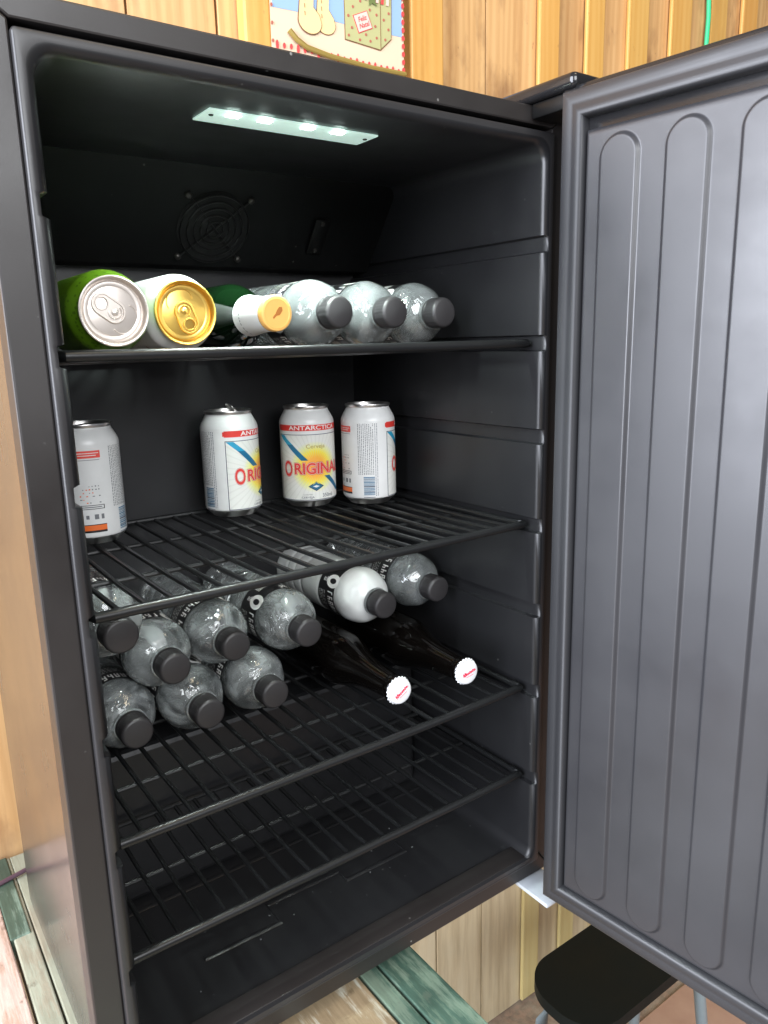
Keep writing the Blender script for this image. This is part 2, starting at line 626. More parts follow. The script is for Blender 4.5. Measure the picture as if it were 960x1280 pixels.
def text_tris(body, size, offset=0.0, shear=0.0, cuts=1):
    """letters as triangles in a plane, centred on x, baseline at y=0"""
    key = (body, size, offset, shear)
    if key in _tc:
        return _tc[key]
    cu = bpy.data.curves.new('lettering', 'FONT')
    cu.body, cu.size, cu.offset, cu.shear = body, size, offset, shear
    cu.align_x = 'CENTER'
    cu.resolution_u = 4
    o = bpy.data.objects.new('lettering', cu)
    COL.objects.link(o)
    dg = bpy.context.evaluated_depsgraph_get()
    me = bpy.data.meshes.new_from_object(o.evaluated_get(dg))
    bm = bmesh.new()
    bm.from_mesh(me)
    bmesh.ops.triangulate(bm, faces=bm.faces[:])
    if cuts:
        le = [e for e in bm.edges if e.calc_length() > 0.0022]
        if le:
            bmesh.ops.subdivide_edges(bm, edges=le, cuts=cuts, use_grid_fill=False)
            bmesh.ops.triangulate(bm, faces=[f for f in bm.faces if len(f.verts) > 3])
    bm.verts.index_update()
    out = ([v.co.copy() for v in bm.verts], [[v.index for v in f.verts] for f in bm.faces])
    bm.free()
    bpy.data.objects.remove(o)
    bpy.data.curves.remove(cu)
    bpy.data.meshes.remove(me)
    _tc[key] = out
    return out


def wrap(R, th0=0.0, h=0.0003):
    """(u along circumference, v height) -> point on a cylinder of radius R; th0 = where u=0 lies"""
    def f(u, v):
        a = th0 + u / R
        return Vector(((R + h) * math.cos(a), (R + h) * math.sin(a), v))
    return f


def wrap_patch(g, w, u0, u1, v0, v1, mat, nu=None, nv=1, shear=None):
    nu = nu or max(1, int(abs(u1 - u0) / 0.0025))
    vs = []
    for j in range(nv + 1):
        for i in range(nu + 1):
            vs.append(w(u0 + (u1 - u0) * i / nu, v0 + (v1 - v0) * j / nv))
    fs = [(j * (nu + 1) + i, j * (nu + 1) + i + 1, (j + 1) * (nu + 1) + i + 1, (j + 1) * (nu + 1) + i) for j in range(nv) for i in range(nu)]
    g.add(vs, fs, mat)


def wrap_strip(g, w, p0, p1, width, mat, n=10):
    """a slanting band from (u,v) p0 to p1, its width measured along u"""
    vs = []
    for i in range(n + 1):
        t = i / n
        u, v = p0[0] + (p1[0] - p0[0]) * t, p0[1] + (p1[1] - p0[1]) * t
        for k in range(3):
            vs.append(w(u - width / 2 + width * k / 2, v))
    fs = []
    for i in range(n):
        for k in range(2):
            a = i * 3 + k
            fs.append((a, a + 1, a + 4, a + 3))
    g.add(vs, fs, mat)


def wrap_text(g, w, body, size, u, v, mat, offset=0.0, sx=1.0, rot=0.0, shear=0.0):
    vs, fs = text_tris(body, size, offset, shear)
    c, s_ = math.cos(rot), math.sin(rot)
    g.add([w(u + (p.x * sx) * c - p.y * s_, v + (p.x * sx) * s_ + p.y * c) for p in vs], fs, mat)


# ------------------------------------------------------------------ setting: wall, floor
WALL_Y, FLOOR_Z, BENCH_Z = 0.467, -0.985, -0.160
floor = box('floor', -2.5, 4.0, -2.5, 0.60, FLOOR_Z - 0.1, FLOOR_Z, M_FLOOR)
tag(floor, None, None, kind='structure')
g = G()
g.box(0.95, 4.0, -2.5, 0.268, FLOOR_Z + 0.001, FLOOR_Z + 0.010)
g.build('tile_paving', M_TILE, floor)

wall = tag(empty('wall', (0.5, WALL_Y, FLOOR_Z)), None, None, kind='structure')
WX, WZ = wall.location.x, wall.location.z


def wall_box(name, x0, x1, y0, y1, z0, z1, mat, bev, tilt=0.0):
    """one board of the wall; the origin lies at the board's middle so its grain differs from the next"""
    cx, cz = (x0 + x1) / 2, (z0 + z1) / 2
    o = box(name, x0 - cx, x1 - cx, y0 - WALL_Y, y1 - WALL_Y, z0 - cz, z1 - cz, mat, wall, bev)
    o.location = (cx - WX, 0, cz - WZ)
    o.rotation_euler = (0, tilt, 0)
    return o


box('backing', -1.0 - WX, 2.6 - WX, 0.024, 0.05, 0, 2.9, plain('dark_gap', (0.03, 0.02, 0.012), 0.9), wall)
edges = [-0.93, -0.80, -0.67, -0.545, -0.41, -0.275, -0.165, -0.075, 0.055, 0.140, 0.225, 0.343, 0.475, 0.570, 0.690, 0.812, 0.940, 1.062, 1.190, 1.318, 1.445, 1.56, 1.69, 1.82, 1.95, 2.08, 2.2]
for i in range(len(edges) - 1):
    dy = random.uniform(0, 0.004)
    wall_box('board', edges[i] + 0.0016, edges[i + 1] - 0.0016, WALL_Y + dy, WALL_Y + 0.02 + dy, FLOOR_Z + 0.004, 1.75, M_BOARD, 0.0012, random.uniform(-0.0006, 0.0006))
for (x0, x1, zb) in ((0.369, 0.436, -0.1), (0.640, 0.703, 0.2), (0.926, 0.976, FLOOR_Z + 0.012), (1.046, 1.094, FLOOR_Z + 0.02), (1.162, 1.221, FLOOR_Z + 0.01), (1.290, 1.356, FLOOR_Z + 0.01), (1.420, 1.478, FLOOR_Z + 0.01), (1.535, 1.592, FLOOR_Z), (-0.30, -0.245, -0.1), (1.66, 1.72, FLOOR_Z), (1.79, 1.85, FLOOR_Z)):
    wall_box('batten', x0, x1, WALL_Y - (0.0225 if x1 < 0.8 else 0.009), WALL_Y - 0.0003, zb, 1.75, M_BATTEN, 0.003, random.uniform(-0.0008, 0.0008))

# ------------------------------------------------------------------ bench of painted planks
bench = tag(empty('plank_bench', (0.0, 0.2, FLOOR_Z)), 'rough bench of worn green, white and pinkish planks under the black refrigerator', 'bench')


def plank(x0, x1, y0, y1, mat, dz=0.0, skew=0.0, name='plank'):
    cx, cy = (x0 + x1) / 2, (y0 + y1) / 2
    o = box(name, x0 - cx, x1 - cx, y0 - cy, y1 - cy, -0.028, 0.0, mat, bench, 0.0016)
    o.location = (cx, cy - 0.2, BENCH_Z + dz - FLOOR_Z)
    o.rotation_euler = (0, 0, skew)
    return o


plank(0.2485, 0.291, -0.32, 0.44, M_GREENP, -0.002, 0.008)
plank(0.226, 0.2462, -0.32, 0.44, M_GREENP, -0.003, 0.006)
plank(0.130, 0.2235, -0.32, 0.44, M_WHITEP, -0.003, 0.004)
plank(0.062, 0.128, -0.32, 0.44, M_WHITEP, -0.002)
plank(-0.0335, 0.060, -0.32, 0.455, M_PALEP, -0.0015, -0.006)
plank(-0.0575, -0.0360, -0.32, 0.455, M_PALEP, -0.001, -0.012)
gp = plank(-0.0570, -0.0355, 0.297, 0.4555, M_DGREENP, 0.0006, -0.012, name='paint_patch')
plank(-0.160, -0.0605, -0.32, 0.455, M_PINKP, 0.0, -0.010)
plank(-0.262, -0.164, -0.32, 0.455, M_WHITEP, -0.001)
plank(-0.365, -0.266, -0.32, 0.455, M_PINKP, -0.001)
for y in (-0.24, 0.38):
    box('crossbeam', -0.36, 0.27, y - 0.225, y - 0.175, BENCH_Z - 0.093 - FLOOR_Z, BENCH_Z - 0.032 - FLOOR_Z, M_OLDWOOD, bench, 0.002)
    for x in (-0.32, 0.215):
        box('leg', x - 0.03, x + 0.03, y - 0.23, y - 0.17, 0.0, BENCH_Z - 0.094 - FLOOR_Z, M_OLDWOOD, bench, 0.002)

# ------------------------------------------------------------------ refrigerator
FX, FY, FZ = 0.2263, 0.18, -0.1585
fr = tag(empty('refrigerator', (FX, FY, FZ)), 'open black refrigerator with wire shelves of cans and bottles, on a plank bench', 'refrigerator')
OFF = Matrix.Translation((-FX, -FY, -FZ))   # scene coordinates -> refrigerator coordinates


def fpart(name, g, mat=None, parent=None, smooth=35):
    g.v = [OFF @ v for v in g.v]
    return g.build(name, mat, parent or fr, smooth)


def fbox(name, x0, x1, y0, y1, z0, z1, mat, bev=0.0, parent=None):
    g = G()
    g.box(x0, x1, y0, y1, z0, z1, bev=bev)
    return fpart(name, g, mat, parent, 18)


W, D_ = 0.4527, 0.0945
SH = {1: 5 * D_, 2: 3 * D_, 3: D_, 4: -0.0129}
OX0, OX1, OZ0, OZ1 = -0.0345, 0.4885, -0.142, 0.6895      # outer front trim
RX0, RX1, RZ0, RZ1 = -0.0115, 0.4655, -0.1000, 0.6725     # rim between trim and liner flange
LZ0, LZ1, LYB = -0.1164, 0.6560, 0.337                    # liner floor, ceiling, back
# outer trim: four mitred lengths
yf, yb = 0.006, 0.030


def trim(a, b, c, d):
    gg = G()
    vs = [(p[0], yf, p[1]) for p in (a, b, c, d)] + [(p[0], yb, p[1]) for p in (a, b, c, d)]
    bm = bmesh.new()
    V = [bm.verts.new(v) for v in vs]
    for f in ((0, 1, 2, 3), (7, 6, 5, 4), (0, 4, 5, 1), (1, 5, 6, 2), (2, 6, 7, 3), (3, 7, 4, 0)):
        bm.faces.new([V[i] for i in f])
    bmesh.ops.bevel(bm, geom=bm.edges[:], offset=0.0016, segments=2, profile=0.5, affect='EDGES')
    gg.bm(bm)
    return fpart('front_trim', gg, M_TRIM, None, 18)


e = 0.0004
RB = -0.112
trim((OX0, OZ1), (OX1, OZ1), (RX1, RZ1 + e), (RX0, RZ1 + e))
trim((OX0, OZ0), (RX0, RB - e), (RX1, RB - e), (OX1, OZ0))
trim((OX0, OZ0 + e), (OX0, OZ1 - e), (RX0 - e, RZ1), (RX0 - e, RB))
trim((OX1, OZ0 + e), (RX1 + e, RB), (RX1 + e, RZ1), (OX1, OZ1 - e))
# liner: one moulding, a rounded-rectangle loop with grooves swept from the flange to the back
GR = [6 * D_, 5 * D_, 4 * D_, 3 * D_, 2 * D_, D_, SH[4]]
GH, GD = 0.0066, 0.0045


def liner_loop(y, off, rad=0.016, gd=GD):
    x0, x1, z0, z1 = -off, W + off, LZ0 - off * 0.35, LZ1 + off
    r = rad + off * 0.5
    pts = []
    zs = []
    for z in sorted(GR):
        zs += [(z - GH - 0.0016, 0), (z - GH, gd), (z + GH, gd), (z + GH + 0.0016, 0)]

    def arc(cx, cz, a0):
        for k in range(7):
            a = a0 + PI / 2 * k / 6
            pts.append((cx + r * math.cos(a), y, cz + r * math.sin(a)))
    arc(x1 - r, z0 + r, -PI / 2)
    for z, d in zs:
        pts.append((x1 + d, y, z))
    arc(x1 - r, z1 - r, 0)
    arc(x0 + r, z1 - r, PI / 2)
    for z, d in reversed(zs):
        pts.append((x0 - d, y, z))
    arc(x0 + r, z0 + r, PI)
    return pts


g = G()
secs = [liner_loop(0.034, 0.0118, -0.003, gd=0), liner_loop(0.0035, 0.0118, -0.003, gd=0), liner_loop(0.0017, 0.0112, -0.003, gd=0), liner_loop(0.0012, 0.0100, -0.0022, gd=0), liner_loop(0.0012, 0.0056, 0.012, gd=0.0008), liner_loop(0.0022, 0.0030, gd=0.003),
        liner_loop(0.0055, 0.0006), liner_loop(0.0085, 0.0)] + [liner_loop(y, 0.0) for y in (0.05, 0.12, 0.2, 0.27, 0.325)]
secs.append([(W / 2 + (p[0] - W / 2) * 0.994, LYB, p[2]) for p in liner_loop(0, -0.004)])
n = len(secs[0])
for s_ in secs:
    g.v += [Vector(p) for p in s_]
for k in range(len(secs) - 1):
    for i in range(n):
        j = (i + 1) % n
        g.f.append([k * n + i, k * n + j, (k + 1) * n + j, (k + 1) * n + i])
        g.m.append(0)
g.f.append([(len(secs) - 1) * n + i for i in range(n)])
g.m.append(0)
g.mats = [M_LINER, M_FLANGE]
for idx in range(5 * n):
    g.m[idx] = 1 if idx >= n * 0 and idx < 4 * n else 0
liner = fpart('liner', g, None, None, 50)
# bottom sill between liner floor and the lower trim
fbox('sill', -0.010, W + 0.010, 0.0015, 0.02, -0.1135, -0.1215 + 0.001, M_FLANGE, 0.0)
# compressor hump at the lower back
fbox('compressor_cover', 0.004, W - 0.004, 0.2166, 0.3365, -0.1160, 0.062, M_LINER, 0.006)
# raised ribs moulded in the floor
g = G()
zf = LZ0 + 0.0005
g.tube([(0.088, 0.094, zf), (0.172, 0.092, zf), (0.172, 0.124, zf), (0.262, 0.122, zf), (0.262, 0.104, zf), (0.345, 0.104, zf), (0.345, 0.136, zf), (0.425, 0.134, zf), (0.425, 0.175, zf)], 0.0032, 6, squash=0.35, up=(0, 0, 1))
fpart('floor_rib', g, M_LINER)
g = G()
g.tube([(0.02, 0.20, zf), (0.44, 0.198, zf)], 0.003, 6, squash=0.4, up=(0, 0, 1))
fpart('floor_rib', g, M_LINER)
# outer cabinet
fbox('side_panel', -0.0265, -0.0240, 0.0305, 0.352, -0.1585, 0.6865, M_SIDE, 0.0006)
fbox('side_panel', 0.478, 0.4805, 0.0305, 0.352, -0.1585, 0.6865, M_SIDE, 0.0006)
fbox('top_panel', -0.0235, 0.4775, 0.031, 0.352, 0.680, 0.6865, M_SHELL, 0.0006)
fbox('back_panel', -0.0235, 0.4775, 0.3445, 0.352, -0.10, 0.679, M_SHELL, 0.0006)
fbox('base_panel', -0.0235, 0.4775, 0.036, 0.352, -0.140, -0.134, M_SHELL, 0.0006)

# fan panel: slanting cover below the ceiling
g = G()
pr_ = [(0.2355, 0.6565), (0.302, 0.570), (0.306, 0.5655), (0.336, 0.5640), (0.336, 0.6565)]
vs = [(0.0008, y, z) for y, z in pr_] + [(W - 0.0008, y, z) for y, z in pr_]
g.add(vs, [(0, 1, 6, 5), (1, 2, 7, 6), (2, 3, 8, 7), (3, 4, 9, 8), (4, 0, 5, 9), (4, 3, 2, 1, 0), (5, 6, 7, 8, 9)])
fan_panel = fpart('fan_panel', g, M_PANEL, None, 20)
dirp = Vector((0, pr_[1][0] - pr_[0][0], pr_[1][1] - pr_[0][1])).normalized()
nrm = Vector((0, dirp.z, -dirp.y))
if nrm.y > 0:
    nrm = -nrm
ux = Vector((1, 0, 0))
t = 0.62
fc = Vector((0.232, pr_[0][0] + (pr_[1][0] - pr_[0][0]) * t, pr_[0][1] + (pr_[1][1] - pr_[0][1]) * t))
MF = Matrix(((ux.x, -dirp.x, nrm.x, fc.x), (ux.y, -dirp.y, nrm.y, fc.y), (ux.z, -dirp.z, nrm.z, fc.z), (0, 0, 0, 1)))
fan = empty('fan_guard')
fan.parent = fan_panel
g = G()
for r in (0.009, 0.0165, 0.024, 0.0315, 0.039):
    g.tube([MF @ Vector((r * math.cos(2 * PI * i / 40), r * math.sin(2 * PI * i / 40), 0.0045)) for i in range(40)], 0.0011, 6, closed=True)
for a in (PI / 4, 3 * PI / 4):
    c, s_ = math.cos(a), math.sin(a)
    g.tube([MF @ Vector((c * 0.05 * q, s_ * 0.05 * q, 0.0030)) for q in (-1, -0.75, 0, 0.75, 1)], 0.0012, 6)
bpy.data.objects.remove(fan)
fpart('fan_guard', g, M_FAN, fan_panel)
g = G()
g.lathe([(0.041, 0.0002), (0.041, 0.0008), (0.0, 0.0008)], 36, mtx=MF)
fpart('fan_opening', g, plain('fan_void', (0.002, 0.002, 0.002), 0.8), fan_panel)
for a in range(4):
    g = G()
    g.lathe([(0.0034, 0.0006), (0.0034, 0.004), (0.0020, 0.0052), (0.0, 0.0054)], 12,
            mtx=MF @ Matrix.Translation((0.05 * math.cos(PI / 4 + a * PI / 2), 0.05 * math.sin(PI / 4 + a * PI / 2), 0)))
    fpart('screw', g, plain('dark_screw', (0.06, 0.055, 0.05), 0.4, metal=0.6) if 'dark_screw' not in MATS else MATS['dark_screw'], fan_panel)
g = G()
g.box(0.120, 0.140, -0.022, 0.022, 0.0, 0.006, mtx=MF, bev=0.002)
fpart('sensor_cover', g, M_FAN, fan_panel)
for q in (-0.017, 0.017):
    g = G()
    g.lathe([(0.0028, 0.006), (0.0022, 0.0075), (0.0, 0.0078)], 10, mtx=MF @ Matrix.Translation((0.13, q, 0)))
    fpart('screw', g, MATS['dark_screw'], fan_panel)

# ceiling lamp inside
g = G()
g.box(0.136, 0.2945, 0.0535, 0.0875, 0.6542, 0.6558, bev=0.0006)
lamp = fpart('interior_lamp', g, M_LENS)
for x in (0.1588, 0.1867, 0.2266, 0.2564):
    g = G()
    g.box(x - 0.0055, x + 0.0055, 0.0575, 0.0640, 0.6535, 0.6543, bev=0.0003)
    fpart('led', g, M_LED, lamp)
for x in (0.1425, 0.2885):
    g = G()
    g.lathe([(0.0022, 0), (0.0018, -0.0008), (0, -0.001)], 10, mtx=Matrix.Translation((x, 0.066, 0.6542)))
    fpart('screw', g, MATS['dark_screw'], lamp)
la = area_light('interior_lamp_light', (0.2075, 0.072, 0.6520), (0.2075, 0.115, 0.2), 0.13, 0.02, 2.1, (0.86, 1.0, 0.95), math.radians(125))

# beads of water on the floor, the walls and the sill
rd = random.Random(21)
g = G()
for k in range(34):
    q = rd.random()
    r = rd.choice((0.0005, 0.0006, 0.0008, 0.0011))
    if q < 0.6:
        M = Matrix.Translation((rd.uniform(0.05, 0.43), rd.uniform(0.015, 0.19), LZ0))
    elif q < 0.8:
        M = Matrix.Translation((W, rd.uniform(0.02, 0.3), rd.uniform(0.02, 0.6))) @ Matrix.Rotation(-PI / 2, 4, 'Y')
    else:
        M = Matrix.Translation((rd.uniform(0.02, 0.43), LYB, rd.uniform(0.1, 0.55))) @ Matrix.Rotation(PI / 2, 4, 'X')
    g.lathe([(r, 0.0), (r * 0.85, r * 0.4), (r * 0.5, r * 0.62), (0.0, r * 0.7)], 8, mtx=M)
wd = fpart('water_beads', g, plain('water_bead', (0.5, 0.54, 0.54), 0.05, trans=0.8, ior=1.33))
wd['kind'] = 'stuff'

# hinge cover, bracket
g = G()
g.box(0.4300, 0.472, -0.050, 0.080, 0.6897, 0.7035, bev=0.0055, seg=4)
fpart('hinge_cover', g, M_SHELL)
g = G()
g.box(0.436, 0.486, -0.046, 0.0055, 0.6760, 0.6895, bev=0.002)
fpart('hinge_plate', g, M_FAN)
g = G()
g.box(0.437, 0.478, -0.038, 0.012, -0.1485, -0.1435, bev=0.0012)
fpart('hinge_bracket', g, M_BRACKET)

# wire shelves
def shelf(z, ydepth, mid, nw=20):
    sh = empty('wire_shelf')
    sh.parent = fr
    sh.location = OFF @ Vector((W / 2, 0.02, z))

    def part(name, pts, r, n=10, **k):
        gg = G()
        gg.tube([Vector(p) - Vector((W / 2, 0.02, z)) for p in pts], r, n, **k)
        return gg.build(name, M_WIRE, sh)
    xa, xb = 0.0032, W - 0.0032
    bow = random.uniform(-0.0012, 0.0002)
    fp = [(xa + (xb - xa) * i / 16, 0.0205 + 0.001 * random.uniform(-1, 1) * 0.4, z + bow * math.sin(PI * i / 16)) for i in range(17)]
    fp = [(xa - 0.001, 0.034, z), (xa - 0.0006, 0.026, z)] + fp + [(xb + 0.0006, 0.026, z), (xb + 0.001, 0.034, z)]
    part('front_rail', fp, 0.0043, 12)
    part('back_rail', [(xa, ydepth, z), (xb, ydepth, z)], 0.0030)
    for x in (xa - 0.0008, xb + 0.0008):
        part('side_rail', [(x, 0.0345, z), (x, ydepth - 0.003, z)], 0.0030)
    for y in mid:
        part('cross_rail', [(xa, y, z - 0.0052), (xb, y, z - 0.0052)], 0.0022, 8)
    x0 = 0.0225
    for i in range(nw):
        x = x0 + 0.02165 * i
        if x > W - 0.012:
            break
        w_ = 0.0006
        part('wire', [(x, 0.0188, z + 0.0008), (x, 0.0225, z - 0.0006), (x + random.uniform(-w_, w_), 0.10, z - 0.0021),
                      (x + random.uniform(-w_, w_), ydepth * 0.65, z - 0.0021), (x, ydepth - 0.001, z - 0.0012)], 0.0023, 8)
    return sh


shelf(SH[1], 0.318, (0.12, 0.23))
shelf(SH[2], 0.318, (0.12, 0.23))
shelf(SH[3], 0.318, (0.105, 0.21))
shelf(SH[4], 0.2085, (0.12,))

# ------------------------------------------------------------------ door
DA = 0.0974
door = empty('door')
door.parent = fr
MD = OFF @ Matrix.Translation((0.4297, -0.0376, 0)) @ Matrix.Rotation(DA - PI / 2, 4, 'Z')
# door axes: +x runs along the door away from the hinge, -y is the inner face's normal... checked below
door.matrix_local = MD
DW, DZ0, DZ1 = 0.520, -0.1255, 0.6875
NS = -1   # inner face looks towards local -y


def dbox(name, x0, x1, y0, y1, z0, z1, mat, bev, parent=None):
    g = G()
    g.box(x0, x1, y0, y1, z0, z1, bev=bev)
    return g.build(name, mat, parent or door)


# inner panel: heightfield with stadium-shaped ribs, relief 3.5 mm
px0, px1, pz0, pz1 = 0.0255, DW - 0.0255, -0.1005, 0.6520
RIB_C = [0.0605 + 0.0605 * k for k in range(7)]
RH, RZA, RZB = 0.0195, -0.0935, 0.6440


def rib_sd(x, z):
    best = 9
    for c in RIB_C:
        dz = 0.0
        if z > RZB - RH:
            dz = z - (RZB - RH)
        elif z < RZA + RH:
            dz = (RZA + RH) - z
        best = min(best, math.hypot(x - c, dz) - RH)
    return best


def relief(x, z):
    d = rib_sd(x, z)
    h = 0.0
    # a bead round each rib: groove outside, soft step up inside
    if d < 0:
        tt = min(1, -d / 0.0034)
        h = 0.0036 * tt * tt * (3 - 2 * tt)
    ed = min(x - px0, px1 - x, z - pz0, pz1 - z)
    if ed < 0.004:
        h -= 0.004 * (1 - max(0, ed) / 0.004) ** 2
    return h


nxs = int((px1 - px0) / 0.0008)
xs = [px0 + (px1 - px0) * i / nxs for i in range(nxs + 1)]


def zlist():
    out = [pz0, pz0 + 0.002, pz0 + 0.004]
    z = RZA - 0.001
    while z < RZA + RH + 0.001:
        out.append(z)
        z += 0.0008
    z = RZA + RH + 0.003
    while z < RZB - RH - 0.02:
        out.append(z)
        z += 0.05
    z = RZB - RH - 0.001
    while z < RZB + 0.0012:
        out.append(z)
        z += 0.0008
    return out + [pz1 - 0.004, pz1 - 0.002, pz1]


zs = sorted(zlist())
g = G()
for z in zs:
    for x in xs:
        g.v.append(Vector((x, -0.0015 - relief(x, z), z)))
nx = len(xs)
for j in range(len(zs) - 1):
    for i in range(nx - 1):
        g.f.append([j * nx + i, j * nx + i + 1, (j + 1) * nx + i + 1, (j + 1) * nx + i])
        g.m.append(0)
g.build('inner_panel', M_DOOR, door, 60)

# gasket: profile with two ridges swept round the door's edge, mitred corners
prof = [(0.0, 0.004), (0.0006, -0.0005), (0.0020, -0.0030), (0.0050, -0.0050), (0.0090, -0.0056), (0.0115, -0.0050), (0.0130, -0.0049), (0.0150, -0.0062), (0.0180, -0.0086), (0.0205, -0.0094), (0.0228, -0.0082), (0.0243, -0.0050), (0.0250, -0.0010), (0.0253, 0.004)]
g = G()
rect = [(0, DZ0), (DW, DZ0), (DW, DZ1), (0, DZ1)]
sg = [(1, 1), (-1, 1), (-1, -1), (1, -1)]
for (cx, cz), (sx, sz) in zip(rect, sg):
    for d, h in prof:
        g.v.append(Vector((cx + sx * d, h if h > 0 else h * 0.75, cz + sz * d)))
m_ = len(prof)
for k in range(4):
    for i in range(m_ - 1):
        a, b_ = k * m_ + i, ((k + 1) % 4) * m_ + i
        g.f.append([a, a + 1, b_ + 1, b_])
        g.m.append(0)
g.build('gasket', M_GASKET, door, 60)
dbox('door_shell', -0.004, DW + 0.004, 0.0042, 0.046, DZ0 - 0.006, DZ1 + 0.0055, M_SHELL, 0.004)
dbox('door_handle', DW - 0.06, DW - 0.035, 0.046, 0.075, 0.20, 0.42, M_SHELL, 0.005)


# ------------------------------------------------------------------ drinks: meshes
def lid_tab(g, mat, z, tilt=0.0, h=0.0):
    """pull tab: rounded loop with a finger hole, a rivet island and the scored mouth"""
    M = Matrix.Translation((0, 0, z)) @ Matrix.Rotation(tilt, 4, 'X')
    out = []
    for i in range(36):
        a = 2 * PI * i / 36
        x, y = 0.0078 * math.cos(a), 0.0078 * math.sin(a)
        y += 0.0055 if y > 0 else -0.0052
        out.append((x, y - 0.0045))
    g.tube([M @ Vector((x, y, 0.0012 + h)) for x, y in out], 0.0011, 6, mat, closed=True)
    n_ = len(out)
    hole = []
    for i in range(36):
        a = 2 * PI * i / 36
        hole.append((0.0050 * math.cos(a), 0.0048 * math.sin(a) - 0.0105))
    vs = [M @ Vector((x, y, 0.0013 + h)) for x, y in out] + [M @ Vector((x, y, 0.0013 + h)) for x, y in hole]
    g.add(vs, [(i, (i + 1) % n_, n_ + (i + 1) % n_, n_ + i) for i in range(n_)], mat)
    g.tube([M @ Vector((x, y, 0.0014 + h)) for x, y in hole], 0.0007, 6, mat, closed=True)
    g.lathe([(0.0030, 0.0006), (0.0030, 0.0016), (0.0020, 0.0024), (0, 0.0026)], 14, mat, mtx=M @ Matrix.Translation((0, 0.0015, h)))
    g.tube([M @ Vector((0.0052 * math.cos(a), 0.0012 + 0.0050 * math.sin(a), 0.0016 + h)) for a in [PI * 0.95 - PI * 1.3 * i / 14 for i in range(15)]], 0.0006, 5, mat)


CR = 0.033
CAN_BODY = [(0.0, 0.0085), (0.012, 0.0075), (0.0195, 0.0035), (0.0225, 0.0004), (0.0245, 0.0004), (0.0262, 0.0025), (0.0300, 0.0060), (0.0325, 0.0090), (CR, 0.0115), (CR, 0.060), (CR, 0.1015),
            (0.0327, 0.1035), (0.0315, 0.1068), (0.0290, 0.1115), (0.0272, 0.1148), (0.0263, 0.1168), (0.0262, 0.1178)]
CAN_LID = [(0.0262, 0.1176), (0.0270, 0.1184), (0.0274, 0.1200), (0.0272, 0.1212), (0.0264, 0.1216), (0.0256, 0.1212), (0.0250, 0.1195), (0.0243, 0.1152), (0.0236, 0.1146), (0.0230, 0.1152), (0.0224, 0.1168),
           (0.0200, 0.1170), (0.0192, 0.1166), (0.0184, 0.1169), (0.0, 0.1170)]


